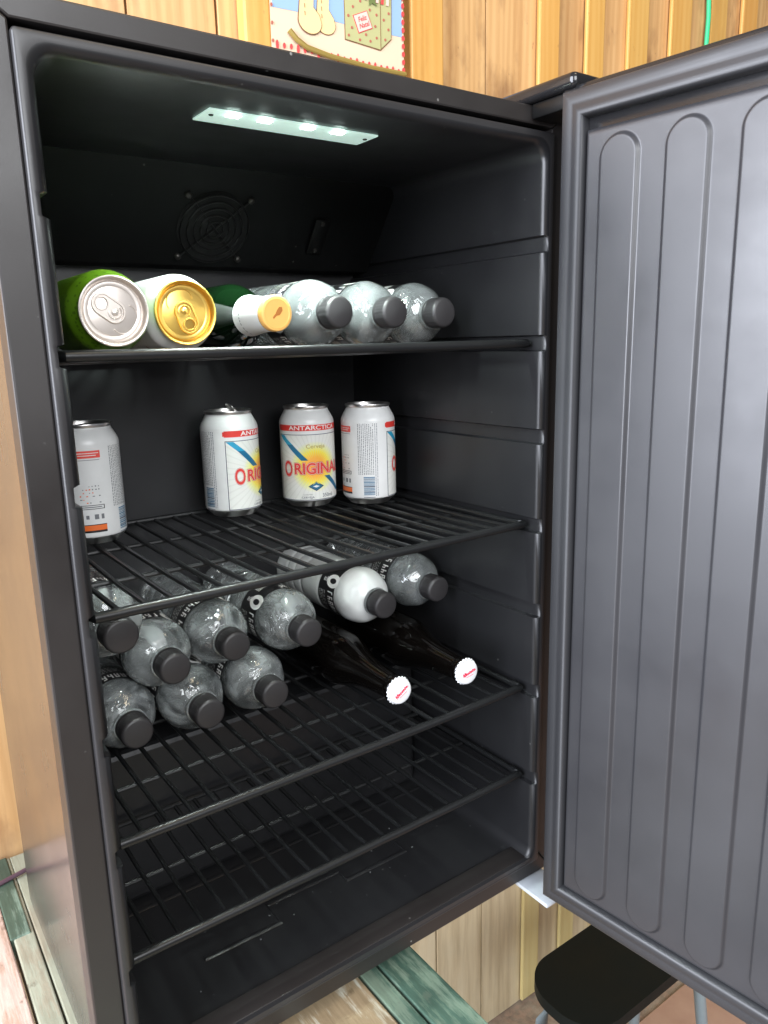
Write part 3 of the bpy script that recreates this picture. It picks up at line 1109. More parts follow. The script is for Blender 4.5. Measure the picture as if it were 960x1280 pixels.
def can_print():
    """beer label: u along the circumference (0 = label centre, + to the viewer's right), v = height"""
    g = G()
    D = PI / 180 * CR
    w0, w1, w2, w3, w4 = (wrap(CR, 0, h) for h in (0.00010, 0.00022, 0.00034, 0.00046, 0.00058))
    pw = 86 * D
    # sun panel with UV
    nu, nv = 56, 16
    o = len(g.v)
    v0, v1 = 0.0105, 0.0885
    wrap_patch(g, w0, -pw, pw, v0, v1, M_SUN, nu, nv)
    g.uvspec = (o, pw)
    # frame
    for (a, b, c, d) in ((-pw, pw, 0.0883, 0.0890), (-pw, pw, 0.0098, 0.0105), (-pw, -pw + 0.0008, 0.0100, 0.0888), (pw - 0.0008, pw, 0.0100, 0.0888)):
        wrap_patch(g, w1, a, b, c, d, P_NAVY)
    # red band with rounded ends
    wrap_patch(g, w1, -pw - 0.0005, pw + 0.0005, 0.0932, 0.1002, P_RED)
    for s_ in (-1, 1):
        wrap_patch(g, w1, s_ * (pw + 0.0005), s_ * (pw + 0.0022), 0.0942, 0.0992, P_RED)
    wrap_text(g, w2, 'ANTARCTICA', 0.0070, 0, 0.0944, P_WHITE, 0.00012, 1.42)
    wrap_text(g, w2, 'Cerveja', 0.0068, 0.0012, 0.0725, P_GOLD, 0, 1.12)
    # blue sweep behind the name, two pieces
    wrap_strip(g, w1, (-pw + 0.0052, 0.0880), (-pw + 0.0182, 0.0770), 0.0085, P_LBLUE, 12)
    wrap_strip(g, w1, (-pw + 0.0182, 0.0770), (-0.0125, 0.0580), 0.0085, P_BLUE, 16)
    wrap_strip(g, w1, (0.0150, 0.0385), (0.0375, 0.0175), 0.0080, P_BLUE, 16)
    # name
    for off, mt, ww in ((0.00125, P_DRED, w2), (0.00085, P_WHITE, w3), (0.00048, P_RED, w4)):
        wrap_text(g, ww, 'RIGINAL', 0.0185, 0.0062, 0.0420, mt, off, 0.93)
        wrap_text(g, ww, 'O', 0.0255, -0.0345, 0.0394, mt, off, 0.62)
    # diamond badge
    for k, (mt, ww, sc) in enumerate(((P_NAVY, w1, 1.0), (P_BLUE, w2, 0.82), (P_WHITE, w3, 0.42))):
        a, b = 0.0098 * sc, (0.0058 * sc if k < 2 else 0.0015)
        g.add([ww(-a, 0.0265), ww(-a / 2, 0.0265 - b / 2), ww(0, 0.0265 - b), ww(a / 2, 0.0265 - b / 2), ww(a, 0.0265), ww(a / 2, 0.0265 + b / 2), ww(0, 0.0265 + b), ww(-a / 2, 0.0265 + b / 2)], [(0, 1, 7), (1, 2, 3, 5, 6, 7), (3, 4, 5)], mt)
    wrap_text(g, w2, '350ml', 0.0062, 0.0150, 0.0128, P_NAVY)
    wrap_text(g, w2, 'CERVEJA', 0.0034, -0.0105, 0.0122, P_NAVY, 0, 1.2)
    wrap_text(g, w2, 'CONTÉM', 0.0022, -0.0105, 0.0160, P_GREY, 0, 1.2)
    # information side
    rnd = random.Random(3)
    uc = -128 * D          # barcode column
    v = 0.0130
    while v < 0.0345:
        h = rnd.choice((0.0004, 0.0007, 0.0011))
        wrap_patch(g, w1, uc - 0.0068, uc + 0.0068, v, v + h, P_NAVY if rnd.random() < 0.4 else P_BLUE)
        v += h + rnd.choice((0.0004, 0.0007))
    wrap_patch(g, w1, uc - 0.0070, uc + 0.0070, 0.0100, 0.0106, P_NAVY)
    for k in range(9):     # columns of small print set sideways
        u = uc - 0.0125 + k * 0.00225
        v = 0.038
        vt = 0.0995
        while v < vt:
            h = rnd.uniform(0.0008, 0.0030)
            if k < 7 or rnd.random() < 0.92:
                wrap_patch(g, w1, u - 0.00042, u + 0.00042, v, min(v + h, vt), P_GREY, 1)
            v += h + rnd.uniform(0.0004, 0.0009)
    for k in (9, 10):
        u = uc - 0.0125 + k * 0.0023
        v = 0.0120
        while v < 0.0995:
            h = rnd.uniform(0.0006, 0.0013)
            wrap_patch(g, w1, u - 0.0004, u + 0.0004, v, v + h, P_NAVY, 1)
            v += h + rnd.uniform(0.0005, 0.0010)
    ur = -190 * D          # warning column
    wrap_patch(g, w1, ur - 0.0130, ur + 0.0130, 0.0890, 0.0962, P_PINK)
    wrap_patch(g, w2, ur - 0.0115, ur + 0.0115, 0.0935, 0.0942, P_WHITE)
    wrap_patch(g, w2, ur - 0.0115, ur + 0.0090, 0.0912, 0.0919, P_WHITE)
    wrap_patch(g, w1, ur - 0.0110, ur + 0.0120, 0.0868, 0.0873, P_GREY)
    for k in range(6):     # rows of small marks below the blank code square
        for q in range(7):
            if rnd.random() < 0.55:
                u = ur - 0.010 + q * 0.0030
                wrap_patch(g, w1, u, u + rnd.uniform(0.0008, 0.0022), 0.0440 + k * 0.0033, 0.0446 + k * 0.0033 + rnd.uniform(0, 0.0008), P_GREY if rnd.random() < 0.7 else P_ORANGE, 1)
    for (u0, u1, v0_, v1_, mt) in ((-0.0135, 0.0125, 0.0378, 0.0384, P_BLACK), (-0.0135, 0.0125, 0.0415, 0.0421, P_BLACK), (-0.0135, -0.0126, 0.0378, 0.0421, P_BLACK), (0.0117, 0.0125, 0.0378, 0.0421, P_BLACK), (-0.0110, 0.0100, 0.0395, 0.0404, P_GREY),
                                 (-0.0090, 0.0130, 0.0215, 0.0223, P_BLACK), (-0.0090, 0.0130, 0.0162, 0.0215, P_ORANGE), (-0.0090, 0.0130, 0.0140, 0.0162, P_BLACK), (-0.0140, -0.0098, 0.0140, 0.0225, P_PINK),
                                 (0.0020, 0.0060, 0.0275, 0.0325, P_GREY), (0.0085, 0.0112, 0.0275, 0.0325, P_GREY), (-0.0060, -0.0030, 0.0280, 0.0318, P_GREY)):
        wrap_patch(g, w1, ur + u0, ur + u1, v0_, v1_, mt)
    me = g.mesh('can_print', None, 60)
    # UV for the sun panel (centre of the sun at u=0, v=0.050; unit radius = 30 mm)
    uv = me.uv_layers.new(name='UVMap')
    for poly in me.polygons:
        for li in poly.loop_indices:
            p = me.vertices[me.loops[li].vertex_index].co
            a = math.atan2(p.y, p.x)
            uv.data[li].uv = (a * CR / 0.031, (p.z - 0.050) / 0.031)
    return me


me_canprint = can_print()
g = G()
g.lathe(CAN_BODY, 48, caps=False)
me_canbody = g.mesh('can_body', M_CANWHITE, 50)
for i_, p_ in enumerate(me_canbody.polygons):
    pass
me_canbody.materials.append(M_ALU)
for p_ in me_canbody.polygons:
    if p_.center.z < 0.0088:
        p_.material_index = 1
g = G()
g.lathe(CAN_LID, 48, caps=False)
me_canlid = g.mesh('can_lid', M_ALU, 40)


def make_can(label, mtx, group, lid_mat=None, body=None, printed=True, tab_rot=0.0, tab_tilt=0.0, spin=0.0, cat='can', name='beer_can'):
    root = empty(name, mtx=mtx @ Matrix.Rotation(spin, 4, 'Z'))
    tag(root, label, cat, group)
    b = link('can_body', body or me_canbody, root)
    if lid_mat:
        gg = G()
        gg.lathe(CAN_LID, 48, caps=False)
        ld = gg.build('can_lid', lid_mat, root, 40)
    else:
        ld = link('can_lid', me_canlid, root)
    gg = G()
    lid_tab(gg, None, 0.1169, tab_tilt, 0.006 if tab_tilt else 0)
    # scored mouth outline
    gg.tube([Vector((0.0118 * math.cos(a), 0.0105 + 0.0098 * math.sin(a), 0.1171)) for a in [-0.25 + (PI + 0.5) * i / 20 for i in range(21)]], 0.0005, 5)
    tb = gg.build('pull_tab', lid_mat or M_ALU, ld)
    tb.rotation_euler = (0, 0, tab_rot)
    if printed:
        link('label', me_canprint, b)
    return root


def facing(x, y, deg):
    """rotation so that the label's centre is turned `deg` to the viewer's right of the line to the camera"""
    c = Vector((CAM.x - x, CAM.y - y)).normalized()
    r = Vector((-c.y, c.x))
    th = math.radians(deg)
    d = c * math.cos(th) + r * math.sin(th)
    return math.atan2(d.y, d.x)


G_CAN = 'beer cans standing on the second wire shelf'
ZS = {k: SH[k] - 0.0021 + 0.0023 + 0.0002 for k in SH}
for (x, y, deg, tr, tt, lab) in (
        (0.0710, 0.2660, 190, 1.0, 0, 'white beer can showing its red and grey information side, beside the left wall'),
        (0.2377, 0.2847, 76, 2.2, 0.85, 'white beer can with raised ring tab, label half turned away, barcode at its left'),
        (0.3341, 0.2726, 15, 0.4, 0, 'white beer can with its full yellow sun label facing forward'),
        (0.3988, 0.2348, 128, 0.9, 0, 'white beer can with barcode and small print, nearest the right wall')):
    make_can(lab, Matrix.Translation((x, y, ZS[2])), G_CAN, tab_rot=tr, tab_tilt=tt, spin=facing(x, y, deg))


def lying(x, y_lid, z, length, tilt=0.0, yaw=0.0, roll=0.0):
    """axis along -y: the top (local +z) points at the viewer; the top end is at y_lid"""
    R_ = Matrix.Rotation(yaw, 4, 'Z') @ Matrix.Rotation(PI / 2 + tilt, 4, 'X')
    axis = R_ @ Vector((0, 0, 1))
    return Matrix.Translation(Vector((x, y_lid, z)) - axis * length) @ R_ @ Matrix.Rotation(roll, 4, 'Z')


zc = ZS[1] + 0.033
g = G()
g.lathe(CAN_BODY, 48, caps=False)
me_greenbody = g.mesh('green_can_body', M_GREENCAN, 50)
make_can('green can lying on the top shelf with its silver lid facing out', lying(0.0590, 0.085, zc, 0.1216), None, M_ALUPINK, me_greenbody, False, tab_rot=-2.2, name='soda_can')
ml = make_can('white can lying on the top shelf with its gold lid facing out', lying(0.1254, 0.105, zc, 0.1216), None, M_GOLD, None, False, tab_rot=0.35, name='soda_can')
gg = G()
w_ = wrap(CR, 0, 0.0002)
rr = random.Random(5)
for k in range(16):
    a0 = rr.uniform(2.9, 4.3)
    wrap_patch(gg, w_, a0 * CR, a0 * CR + rr.uniform(0.002, 0.008), 0.02 + k * 0.005, 0.02 + k * 0.005 + rr.uniform(0.002, 0.0045), (P_DRED, P_GREY, P_NAVY)[k % 3])
pt = gg.build('label', None, ml.children[0], 60)


# water bottle: axis +z, cap at the top
def smooth_prof(pts, k=3):
    """Catmull-Rom resample of a lathe profile"""
    out = []
    for i in range(len(pts) - 1):
        p0, p1, p2, p3 = pts[max(i - 1, 0)], pts[i], pts[i + 1], pts[min(i + 2, len(pts) - 1)]
        for j in range(k):
            t_ = j / k
            out.append(tuple(0.5 * ((2 * p1[c]) + (-p0[c] + p2[c]) * t_ + (2 * p0[c] - 5 * p1[c] + 4 * p2[c] - p3[c]) * t_ ** 2 + (-p0[c] + 3 * p1[c] - 3 * p2[c] + p3[c]) * t_ ** 3) for c in (0, 1)))
    return out + [pts[-1]]


BODY = [(0.0, 0.006), (0.014, 0.004), (0.023, 0.0), (0.0280, 0.0012), (0.0314, 0.006), (0.0330, 0.014), (0.0333, 0.024), (0.0333, 0.034), (0.0319, 0.037), (0.0333, 0.040), (0.0333, 0.052), (0.0319, 0.055), (0.0333, 0.058),
        (0.0333, 0.072), (0.0319, 0.075), (0.0333, 0.078), (0.0333, 0.094), (0.0332, 0.106), (0.0328, 0.114), (0.0324, 0.117), (0.0324, 0.1525), (0.0330, 0.1555), (0.0334, 0.1595), (0.0329, 0.1660), (0.0310, 0.1730), (0.0276, 0.1795), (0.0228, 0.1846), (0.0176, 0.1880), (0.0142, 0.1900), (0.0128, 0.1925), (0.0128, 0.197), (0.0, 0.197)]
BL = 0.2145


def flute(a, z):
    if 0.158 < z < 0.188:      # faint twisted ribs moulded in the shoulder
        return 1 + 0.010 * math.sin(PI * (z - 0.158) / 0.030) * math.cos(9 * a + 55 * (z - 0.158))
    return 1 + (0.018 * math.cos(5 * a) if z < 0.010 else 0)


g = G()
g.lathe(smooth_prof(BODY[:-1], 3) + [BODY[-1]], 56, flute=flute)
me_bottle = g.mesh('bottle_body', M_WATER, 60)
me_bottle_f = me_bottle.copy()
me_bottle_f.materials[0] = M_FROST
me_bottle_m = me_bottle.copy()
me_bottle_m.materials[0] = M_MILK
g = G()
g.lathe([(0.0140, 0.1912), (0.0165, 0.1918), (0.0165, 0.1934), (0.0140, 0.1940)], 40)
me_ring = g.mesh('neck_ring', M_FROST, 40)
g = G()


def knurl(a, z):
    return 1 + (0.012 * (1 if math.sin(60 * a) > 0 else -1) if 0.1985 < z < 0.2108 else 0)


g.lathe([(0.0135, 0.1946), (0.0153, 0.1948), (0.0155, 0.1972), (0.0149, 0.1980), (0.0152, 0.1990), (0.0152, 0.2105), (0.0149, 0.2122), (0.0138, 0.2138), (0.0122, 0.2143), (0.0, 0.2145)], 120, flute=knurl)
me_cap = g.mesh('screw_cap', M_CAP, 45)


def label_mesh():
    g = G()
    w = wrap(0.0327, 0, 0.0)
    # sleeve
    g.lathe([(0.0327, 0.1175), (0.0328, 0.1178), (0.0328, 0.1520), (0.0327, 0.1523)], 56, M_LABEL)
    g.f = [f for f in g.f if len(f) == 4]
    g.m = [0] * len(g.f)
    w1 = wrap(0.0328, 0, 0.00012)
    w2 = wrap(0.0328, 0, 0.00024)
    rnd = random.Random(11)
    circ = 2 * PI * 0.0328
    for rep in range(2):
        u0 = rep * circ / 2
        # oval emblem
        n_ = 28
        for (ra, rb, mt, ww) in ((0.0085, 0.0125, P_WHITE, w1), (0.0034, 0.0062, P_BLACK, w2)):
            ring = [ww(u0 + ra * math.cos(2 * PI * i / n_), 0.1446 + rb * math.sin(2 * PI * i / n_)) for i in range(n_)]
            cen = [ww(u0 + 0.5 * ra * math.cos(2 * PI * i / n_), 0.1446 + 0.5 * rb * math.sin(2 * PI * i / n_)) for i in range(n_)]
            g.add(ring + cen + [ww(u0, 0.1446)], [(i, (i + 1) % n_, n_ + (i + 1) % n_, n_ + i) for i in range(n_)] + [(n_ + i, n_ + (i + 1) % n_, 2 * n_) for i in range(n_)], mt)
        for k in range(5):
            wrap_patch(g, wrap(0.0328, 0, 0.00034), u0 + rnd.uniform(-0.004, 0.001), u0 + rnd.uniform(0.0015, 0.004), 0.1258 + k * 0.0026, 0.1266 + k * 0.0026 + rnd.uniform(0, 0.0006), P_WHITE, 2)
        # band of tall condensed lettering, strokes only (too small to read), and small print
        u = u0 + 0.013
        while u < u0 + circ / 2 - 0.030:
            h = 0.0105
            wrap_patch(g, w1, u, u + 0.0014, 0.1390, 0.1390 + h, P_WHITE, 1)
            if rnd.random() < 0.65:
                wrap_patch(g, w1, u + 0.0014, u + 0.0034, 0.1390 + h - 0.0020, 0.1390 + h, P_WHITE, 1)
            if rnd.random() < 0.5:
                wrap_patch(g, w1, u + 0.0014, u + 0.0032, 0.1430, 0.1446, P_WHITE, 1)
            if rnd.random() < 0.5:
                wrap_patch(g, w1, u + 0.0030, u + 0.0042, 0.1390, 0.1390 + h * rnd.choice((0.5, 1)), P_WHITE, 1)
            u += 0.0062 if rnd.random() < 0.8 else 0.0090
        for k in range(4):
            u = u0 + 0.014
            while u < u0 + circ / 2 - 0.018:
                d = rnd.uniform(0.0012, 0.0045)
                wrap_patch(g, w1, u, u + d, 0.1213 + k * 0.0034, 0.1220 + k * 0.0034, P_WHITE, 1)
                u += d + rnd.uniform(0.0008, 0.002)
        for k in range(10):    # upright bars at the seam
            wrap_patch(g, w1, u0 - 0.024 + k * 0.0013, u0 - 0.024 + k * 0.0013 + 0.0007, 0.1208, 0.1348, P_WHITE, 1)
    return g.mesh('bottle_label', None, 60)


me_blabel = label_mesh()


def water_bottle(label, x, y, z, kind='clear', roll=0.0, yaw=0.0, tilt=0.0, group=None):
    root = empty('water_bottle', mtx=lying(x, y, z, BL, tilt, yaw, roll))
    tag(root, label, 'bottle', group)
    bd = link('bottle_body', {'clear': me_bottle, 'frost': me_bottle_f, 'milk': me_bottle_m}[kind], root)
    link('neck_ring', me_ring, bd)
    link('screw_cap', me_cap, root)
    link('label', me_blabel, root)
    return root


zb1 = ZS[1] + 0.033
G1, G3 = 'water bottles lying on the top shelf', 'bottles piled on the third shelf'
water_bottle('clear water bottle on the top shelf, beside the green glass bottle', 0.269, 0.085, zb1, 'frost', 0.3, group=G1)
water_bottle('clear water bottle on the top shelf, middle of the three with grey caps', 0.3340, 0.085, zb1, 'frost', 1.7, group=G1)
water_bottle('clear water bottle on the top shelf, nearest the right wall', 0.3995, 0.088, zb1, 'frost', 2.4, group=G1)
zb3 = ZS[3] + 0.033
water_bottle('clear water bottle in the bottom row of the pile, against the left wall', 0.0544, 0.1229, zb3, 'clear', 0.4, group=G3)
water_bottle('clear water bottle, middle of the three in the bottom row of the pile', 0.1232, 0.1158, zb3, 'clear', 1.2, group=G3)
water_bottle('clear water bottle in the bottom row of the pile, beside the dark beer bottles', 0.1935, 0.1143, zb3, 'clear', 2.0, group=G3)
zu = 0.1855
water_bottle('clear water bottle in the upper row of the pile, lowest grey cap left of centre', 0.0915, 0.112, zu, 'clear', 0.9, group=G3)
water_bottle('clear water bottle in the middle of the upper row, lettered label facing up', 0.1595, 0.126, zu, 'clear', 0.9, group=G3)
water_bottle('clear water bottle ending the upper row, white oval emblem on its label', 0.2345, 0.111, zu, 'clear', 2.45, group=G3)
water_bottle('clear water bottle topmost at the left, cap just under the second shelf', 0.036, 0.0754, 0.2432, 'clear', 0.2, group=G3)
water_bottle('milky white bottle with black label lying on the two beer bottles', 0.3475, 0.132, 0.1795 + 0.004, 'milk', 2.55, group=G3)
water_bottle('clear water bottle against the right wall, above the dark beer bottle', 0.4180, 0.123, 0.1905, 'frost', 0.7, group=G3)


def glass_bottle(root, prof, mat):
    g = G()
    g.lathe(smooth_prof(prof, 3), 48)
    return g.build('bottle_body', mat, root, 60)


def crown(root, z, mat, r=0.0133):
    g = G()
    n_ = 21

    def fl(a, zz):
        return 1 + (0.055 * max(0, 1 - (zz - z) / 0.0045)) * math.cos(n_ * a)
    g.lathe([(r * 1.0, z), (r * 1.10, z + 0.0004), (r * 1.03, z + 0.0028), (r * 0.99, z + 0.0048), (r * 0.93, z + 0.0060), (r * 0.80, z + 0.0066), (0.0, z + 0.0068)], 126, flute=fl)
    return g.build('crown_cap', mat, root, 40)


LN = [(0.0, 0.006), (0.016, 0.004), (0.024, 0.0), (0.0285, 0.002), (0.0302, 0.008), (0.0305, 0.03), (0.0305, 0.09), (0.0303, 0.116), (0.0288, 0.128), (0.0245, 0.142), (0.0195, 0.158), (0.0160, 0.176), (0.0143, 0.196), (0.0134, 0.214), (0.0142, 0.217), (0.0142, 0.222), (0.0130, 0.224), (0.0128, 0.228), (0.0, 0.228)]
LNL = 0.2310
for i, (x, y, lab, rl) in enumerate(((0.3005, 0.0432, 'dark brown beer bottle with white crown cap, under the milky white bottle', 0.45), (0.3855, 0.0347, 'dark brown beer bottle with white crown cap, nearest the right wall', 0.12))):
    root = empty('beer_bottle', mtx=lying(x, y, ZS[3] + 0.0305, LNL, tilt=0.0, roll=0))
    tag(root, lab, 'bottle', 'dark beer bottles on the third shelf')
    glass_bottle(root, LN, M_BEER)
    cp = crown(root, 0.2242, M_CROWN)
    # red brush-script word across the cap: a looping stroke with an underline
    g = G()
    c_, s_ = math.cos(rl), math.sin(rl)
    pts = []
    amp = [0.0030, 0.0034, 0.0020, 0.0018, 0.0020, 0.0016, 0.0019, 0.0014]
    for k in range(len(amp) * 10):
        t_ = k / 10
        a_ = amp[int(t_)]
        xx = -0.0088 + 0.0022 * t_ + 0.0007 * math.cos(2 * PI * t_)
        yy = 1.35 * a_ * (0.5 - 0.5 * math.cos(2 * PI * t_)) + 0.0004 * t_ - 0.0026
        pts.append((xx * c_ - yy * s_, xx * s_ + yy * c_))
    g.tube([Vector((p[0], p[1], 0.2242 + 0.0068)) for p in pts], 0.00055, 5)
    pts = [(-0.0052 + 0.0105 * k / 8, -0.0040 + 0.0006 * k / 8) for k in range(9)]
    g.tube([Vector((p[0] * c_ - p[1] * s_, p[0] * s_ + p[1] * c_, 0.2242 + 0.0067)) for p in pts], 0.00030, 5)
    g.build('script_lettering', plain('cap_red', (0.72, 0.03, 0.08), 0.4) if 'cap_red' not in MATS else MATS['cap_red'], cp)

root = empty('green_glass_bottle', mtx=lying(0.1885, 0.060, ZS[1] + 0.0305, LNL, roll=0.3, yaw=0.0, tilt=0.0))
tag(root, 'dark green glass bottle with white neck foil and gold cap, lying on the top shelf', 'bottle')
glass_bottle(root, LN[:6] + [(0.0305, 0.10), (0.0304, 0.138), (0.0292, 0.149), (0.0255, 0.160), (0.0208, 0.170), (0.0178, 0.180), (0.0160, 0.192), (0.0146, 0.206), (0.0138, 0.2235), (0.0, 0.2235)], M_GREENGLASS)
g = G()
g.lathe(smooth_prof([(0.0182, 0.1805), (0.0177, 0.184), (0.0167, 0.192), (0.0158, 0.200), (0.0152, 0.210), (0.0152, 0.2235)], 2), 48)
g.f = [f for f in g.f if len(f) == 4]
g.m = [0] * len(g.f)
foil = g.build('neck_foil', M_FOIL, root, 50)
g = G()
wf = wrap(0.0170, 0.0, 0.0004)
rnd = random.Random(2)
u = 0.0
while u < 0.11:
    d = rnd.uniform(0.0012, 0.003)
    wrap_patch(g, wf, u, u + d, 0.1905, 0.1918, P_GREY, 1)
    u += d + rnd.uniform(0.0008, 0.002)
g.build('small_print', None, foil)
g = G()
g.lathe([(0.0146, 0.2236), (0.0152, 0.2240), (0.0152, 0.2288), (0.0144, 0.2300), (0.0122, 0.2304), (0.0118, 0.2300), (0.0, 0.2300)], 48)
cp = g.build('gold_cap', M_GOLDCAP, root, 40)
g = G()
g.poly([(-0.0062, -0.0016), (-0.0020, -0.0012), (0.0005, -0.0026), (0.0052, -0.0012), (0.0066, 0.0014), (0.0044, 0.0030), (0.0010, 0.0022), (-0.0018, 0.0008), (-0.0058, 0.0002)], 0.0002, mtx=Matrix.Translation((0.0008, 0, 0.2300)) @ Matrix.Rotation(0.35, 4, 'Z'))
g.build('cap_mark', P_BROWN, cp, 0)

# ------------------------------------------------------------------ poster on the wall
PY = WALL_Y - 0.0262
poster = tag(empty('christmas_poster', (0.513, PY, 0.855)), 'cream and blue Christmas poster with red scalloped edge on the plank wall', 'poster')


def pflat(name, pts, layer, mat, h=0.0004):
    """flat printed shape given in wall coordinates (x, z), layered towards the viewer"""
    g = G()
    M = Matrix(((1, 0, 0, -0.513), (0, 0, -1, -layer * 0.0005), (0, 1, 0, -0.855), (0, 0, 0, 1)))
    g.poly(pts, h, mtx=M)
    return g.build(name, mat, poster, 0)


def circ_pts(cx, cz, rx, rz, n=20, a0=0, a1=2 * PI):
    return [(cx + rx * math.cos(a0 + (a1 - a0) * i / n), cz + rz * math.sin(a0 + (a1 - a0) * i / n)) for i in range(n)]


pflat('paper', [(0.4045, 0.845), (0.6225, 0.845), (0.6225, 1.16), (0.4045, 1.16)], 0, PO_CREAM)
pflat('sky_print', [(0.4075, 0.9060), (0.46, 0.9085), (0.54, 0.9070), (0.6190, 0.9095), (0.6190, 1.155), (0.4075, 1.155)], 1, PO_BLUE)
# two stitched stuffed legs
for (x, z, s_) in ((0.4650, 0.8990, 1.0), (0.4905, 0.9010, 0.85)):
    leg = [(x - 0.014 * s_, z + 0.10), (x - 0.0155 * s_, z + 0.03)] + [(x - 0.0015 + 0.0175 * s_ * math.cos(a), z + 0.0145 * s_ * math.sin(a)) for a in [PI + (PI * 1.0) * i / 12 for i in range(13)]] + [(x + 0.013 * s_, z + 0.010 * s_), (x + 0.004 * s_, z + 0.018), (x + 0.008 * s_, z + 0.10)]
    big = [(x + (px_ - x) * 1.07, z + (pz_ - z) * 1.07 if pz_ < z + 0.02 else pz_) for px_, pz_ in leg]
    lay = 2 if s_ < 1 else 4
    pflat('stuffed_leg_outline', big, lay, PO_LINE)
    lo = pflat('stuffed_leg', leg, lay + 1, PO_TAN)
    for k in range(9):
        zz = z + 0.006 + k * 0.009
        pflat('stitch', [(x - 0.0098 * s_, zz), (x - 0.0090 * s_, zz), (x - 0.0094 * s_, zz + 0.005), (x - 0.0102 * s_, zz + 0.005)], lay + 2, PO_LINE)
# gift bag
bag = [(0.5205, 0.8890), (0.5795, 0.8860), (0.5985, 0.9030), (0.6005, 0.985), (0.5205, 0.985)]
pflat('gift_bag_outline', [(0.5193, 0.8880), (0.5800, 0.8846), (0.5998, 0.9024), (0.6018, 0.987), (0.5193, 0.987)], 2, PO_LINE)
pflat('gift_bag', bag, 3, PO_OLIVE)
pflat('gift_bag_fold', [(0.5795, 0.8860), (0.5803, 0.8862), (0.5812, 0.985), (0.5804, 0.985)], 4, PO_LINE)
for (x, z) in ((0.5255, 0.8945), (0.544, 0.8920), (0.562, 0.8935), (0.573, 0.8995), (0.531, 0.905), (0.5255, 0.919), (0.5545, 0.9005), (0.571, 0.914), (0.5335, 0.9315), (0.562, 0.9330), (0.5735, 0.9290), (0.588, 0.900), (0.594, 0.914), (0.586, 0.925), (0.595, 0.935), (0.546, 0.941)):
    pflat('berry', circ_pts(x, z, 0.0019, 0.0019, 10), 4, PO_DOT)
ct, st = math.cos(-0.33), math.sin(-0.33)
tagp = [(-0.0120, -0.0105), (0.0120, -0.0105), (0.0120, 0.0105), (-0.0120, 0.0105)]
ct, st = math.cos(0.42), math.sin(0.42)
pflat('gift_tag_outline', [(0.5495 + (a * 1.1) * ct - (b * 1.1) * st, 0.9155 + (a * 1.1) * st + (b * 1.1) * ct) for a, b in tagp], 4, PO_RED)
pflat('gift_tag', [(0.5495 + a * ct - b * st, 0.9155 + a * st + b * ct) for a, b in tagp], 5, PO_PINK)
g = G()
for body, dz in (('Feliz', 0.0012), ('Natal', -0.0068)):
    vs, fs = text_tris(body, 0.0085, 0.0001, 0.25, 0)
    g.add([Vector((0.5495 - 0.513 + p.x * ct - (p.y + dz) * st, -6.4 * 0.0005, 0.9155 - 0.855 + p.x * st + (p.y + dz) * ct)) for p in vs], fs)
g.build('tag_lettering', PO_RED, poster, 0)
for k in range(6):
    x = 0.545 + k * 0.009
    pflat('bow_stripe', [(x, 0.944), (x + 0.0045, 0.944), (x + 0.0065, 0.965), (x + 0.002, 0.965)], 6, PO_RED if k % 2 == 0 else PO_PINK)
pflat('holly', [(0.560, 0.9375), (0.566, 0.942), (0.574, 0.939), (0.570, 0.946), (0.577, 0.953), (0.566, 0.951), (0.558, 0.956), (0.561, 0.947)], 7, PO_DKOLIVE)
# scalloped red border
for k in range(16):
    z = 0.866 + k * 0.0105
    pflat('border_scallop', circ_pts(0.6205, z, 0.0026, 0.0036, 10), 4, PO_RED)
    if k % 2 == 0:
        pflat('border_scallop', circ_pts(0.4060, z, 0.0018, 0.0022, 8), 4, PO_DOT)
for k in range(20):
    x = 0.412 + k * 0.0105
    pflat('border_scallop', circ_pts(x, 0.862 + 0.0007 * (k % 3), 0.0022, 0.0060 if k % 3 == 0 else 0.0035, 10), 4, PO_RED)
g = G()
g.tube([(0.430 - 0.513, -0.004, 0.882 - 0.855), (0.440 - 0.513, -0.0045, 0.873 - 0.855), (0.455 - 0.513, -0.0045, 0.866 - 0.855), (0.49 - 0.513, -0.0045, 0.8615 - 0.855), (0.56 - 0.513, -0.0045, 0.8585 - 0.855), (0.622 - 0.513, -0.004, 0.8600 - 0.855)], 0.0036, 8)
g.build('ribbon', PO_RIBBON, poster)

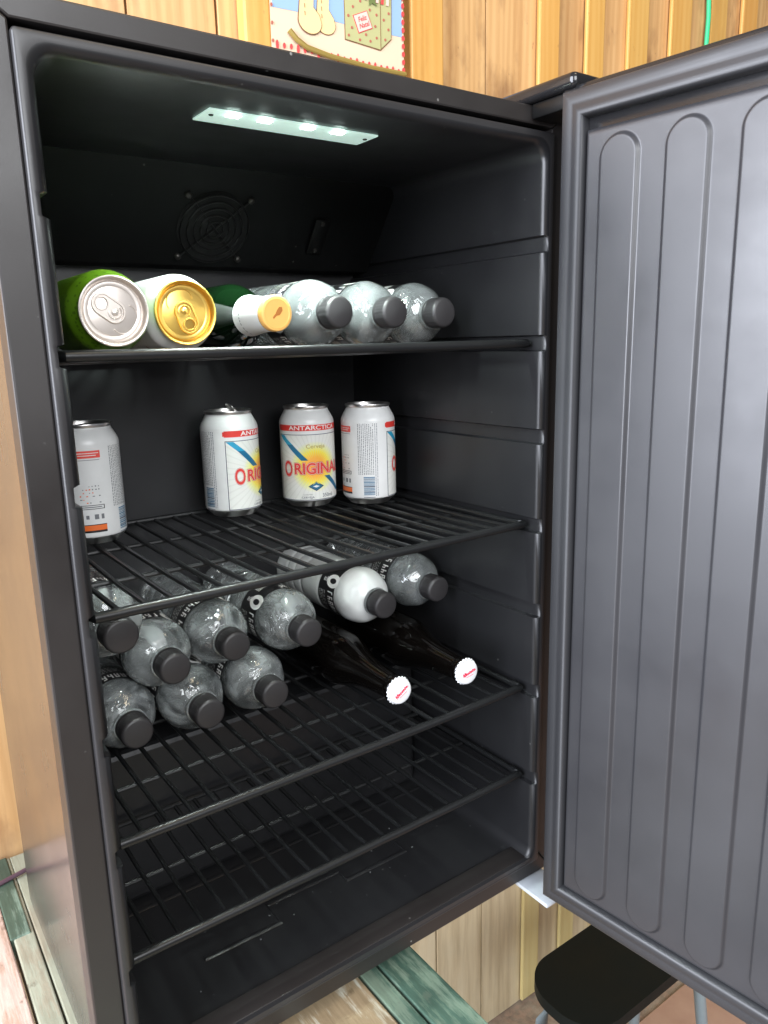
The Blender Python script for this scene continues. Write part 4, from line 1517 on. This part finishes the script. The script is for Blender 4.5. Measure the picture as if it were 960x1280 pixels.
# ------------------------------------------------------------------ cords, stool
g = G()
g.tube([(0, 0, 0.30), (0.001, 0, 0.22), (-0.002, 0, 0.16), (0.003, 0, 0.10), (-0.001, 0, 0.0), (-0.004, 0, -0.2)], 0.0045, 8)
gc = g.build('hanging_rope', M_GREENCORD)
gc.location = (1.409, WALL_Y - 0.008, 1.0)
tag(gc, 'thin bright green rope hanging down the plank wall above the door', 'rope')
g = G()
pts = [(-0.34, 0.31), (-0.25, 0.345), (-0.16, 0.372), (-0.09, 0.392), (-0.05, 0.4008), (-0.015, 0.41), (0.05, 0.425), (0.15, 0.43), (0.24, 0.425)]
g.tube([Vector((x, y, 0)) for x, y in pts], 0.0028, 8)
pc = g.build('power_cord', M_CORD)
pc.location = (0, 0, BENCH_Z + 0.0034)
tag(pc, 'dark purple cord lying across the bench planks behind the refrigerator', 'cord')

SX, SY = 0.82, 0.125
stool = tag(empty('stool', (SX, SY, FLOOR_Z)), 'black seat with rounded corners on grey tubular legs, under the open door', 'stool')
pts = []
hw, hd, cr = 0.178, 0.076, 0.066
for (sx, sy, a0) in ((1, -1, -PI / 2), (1, 1, 0), (-1, 1, PI / 2), (-1, -1, PI)):
    for k in range(18):
        a = a0 + PI / 2 * k / 17
        pts.append((sx * (hw - cr) + cr * math.cos(a), sy * (hd - cr) + cr * math.sin(a)))
g = G()
bm = bmesh.new()
lo = [bm.verts.new((x, y, 0.425)) for x, y in pts]
hi = [bm.verts.new((x, y, 0.445)) for x, y in pts]
bm.faces.new(lo[::-1])
top_f = bm.faces.new(hi)
for i in range(len(pts)):
    bm.faces.new((lo[i], lo[(i + 1) % len(pts)], hi[(i + 1) % len(pts)], hi[i]))
bmesh.ops.bevel(bm, geom=[e_ for e_ in bm.edges if abs(e_.verts[0].co.z - e_.verts[1].co.z) < 1e-6], offset=0.003, segments=1, profile=0.5, affect='EDGES')
g.bm(bm)
g.build('seat', M_SEAT, stool, 30)
for sx in (-1, 1):
    for sy in (-1, 1):
        g = G()
        g.tube([(sx * 0.105, sy * 0.030, 0.424), (sx * 0.125, sy * 0.045, 0.40), (sx * 0.135, sy * 0.060, 0.34), (sx * 0.150, sy * 0.075, 0.17), (sx * 0.160, sy * 0.085, 0.0)], 0.010, 12)
        g.build('leg', M_TUBE, stool)
g = G()
g.tube([(-0.143, 0.066, 0.2), (0.143, 0.066, 0.2)], 0.007, 10)
g.build('stretcher', M_TUBE, stool)
g = G()
g.tube([(-0.143, -0.066, 0.2), (0.143, -0.066, 0.2)], 0.007, 10)
g.build('stretcher', M_TUBE, stool)
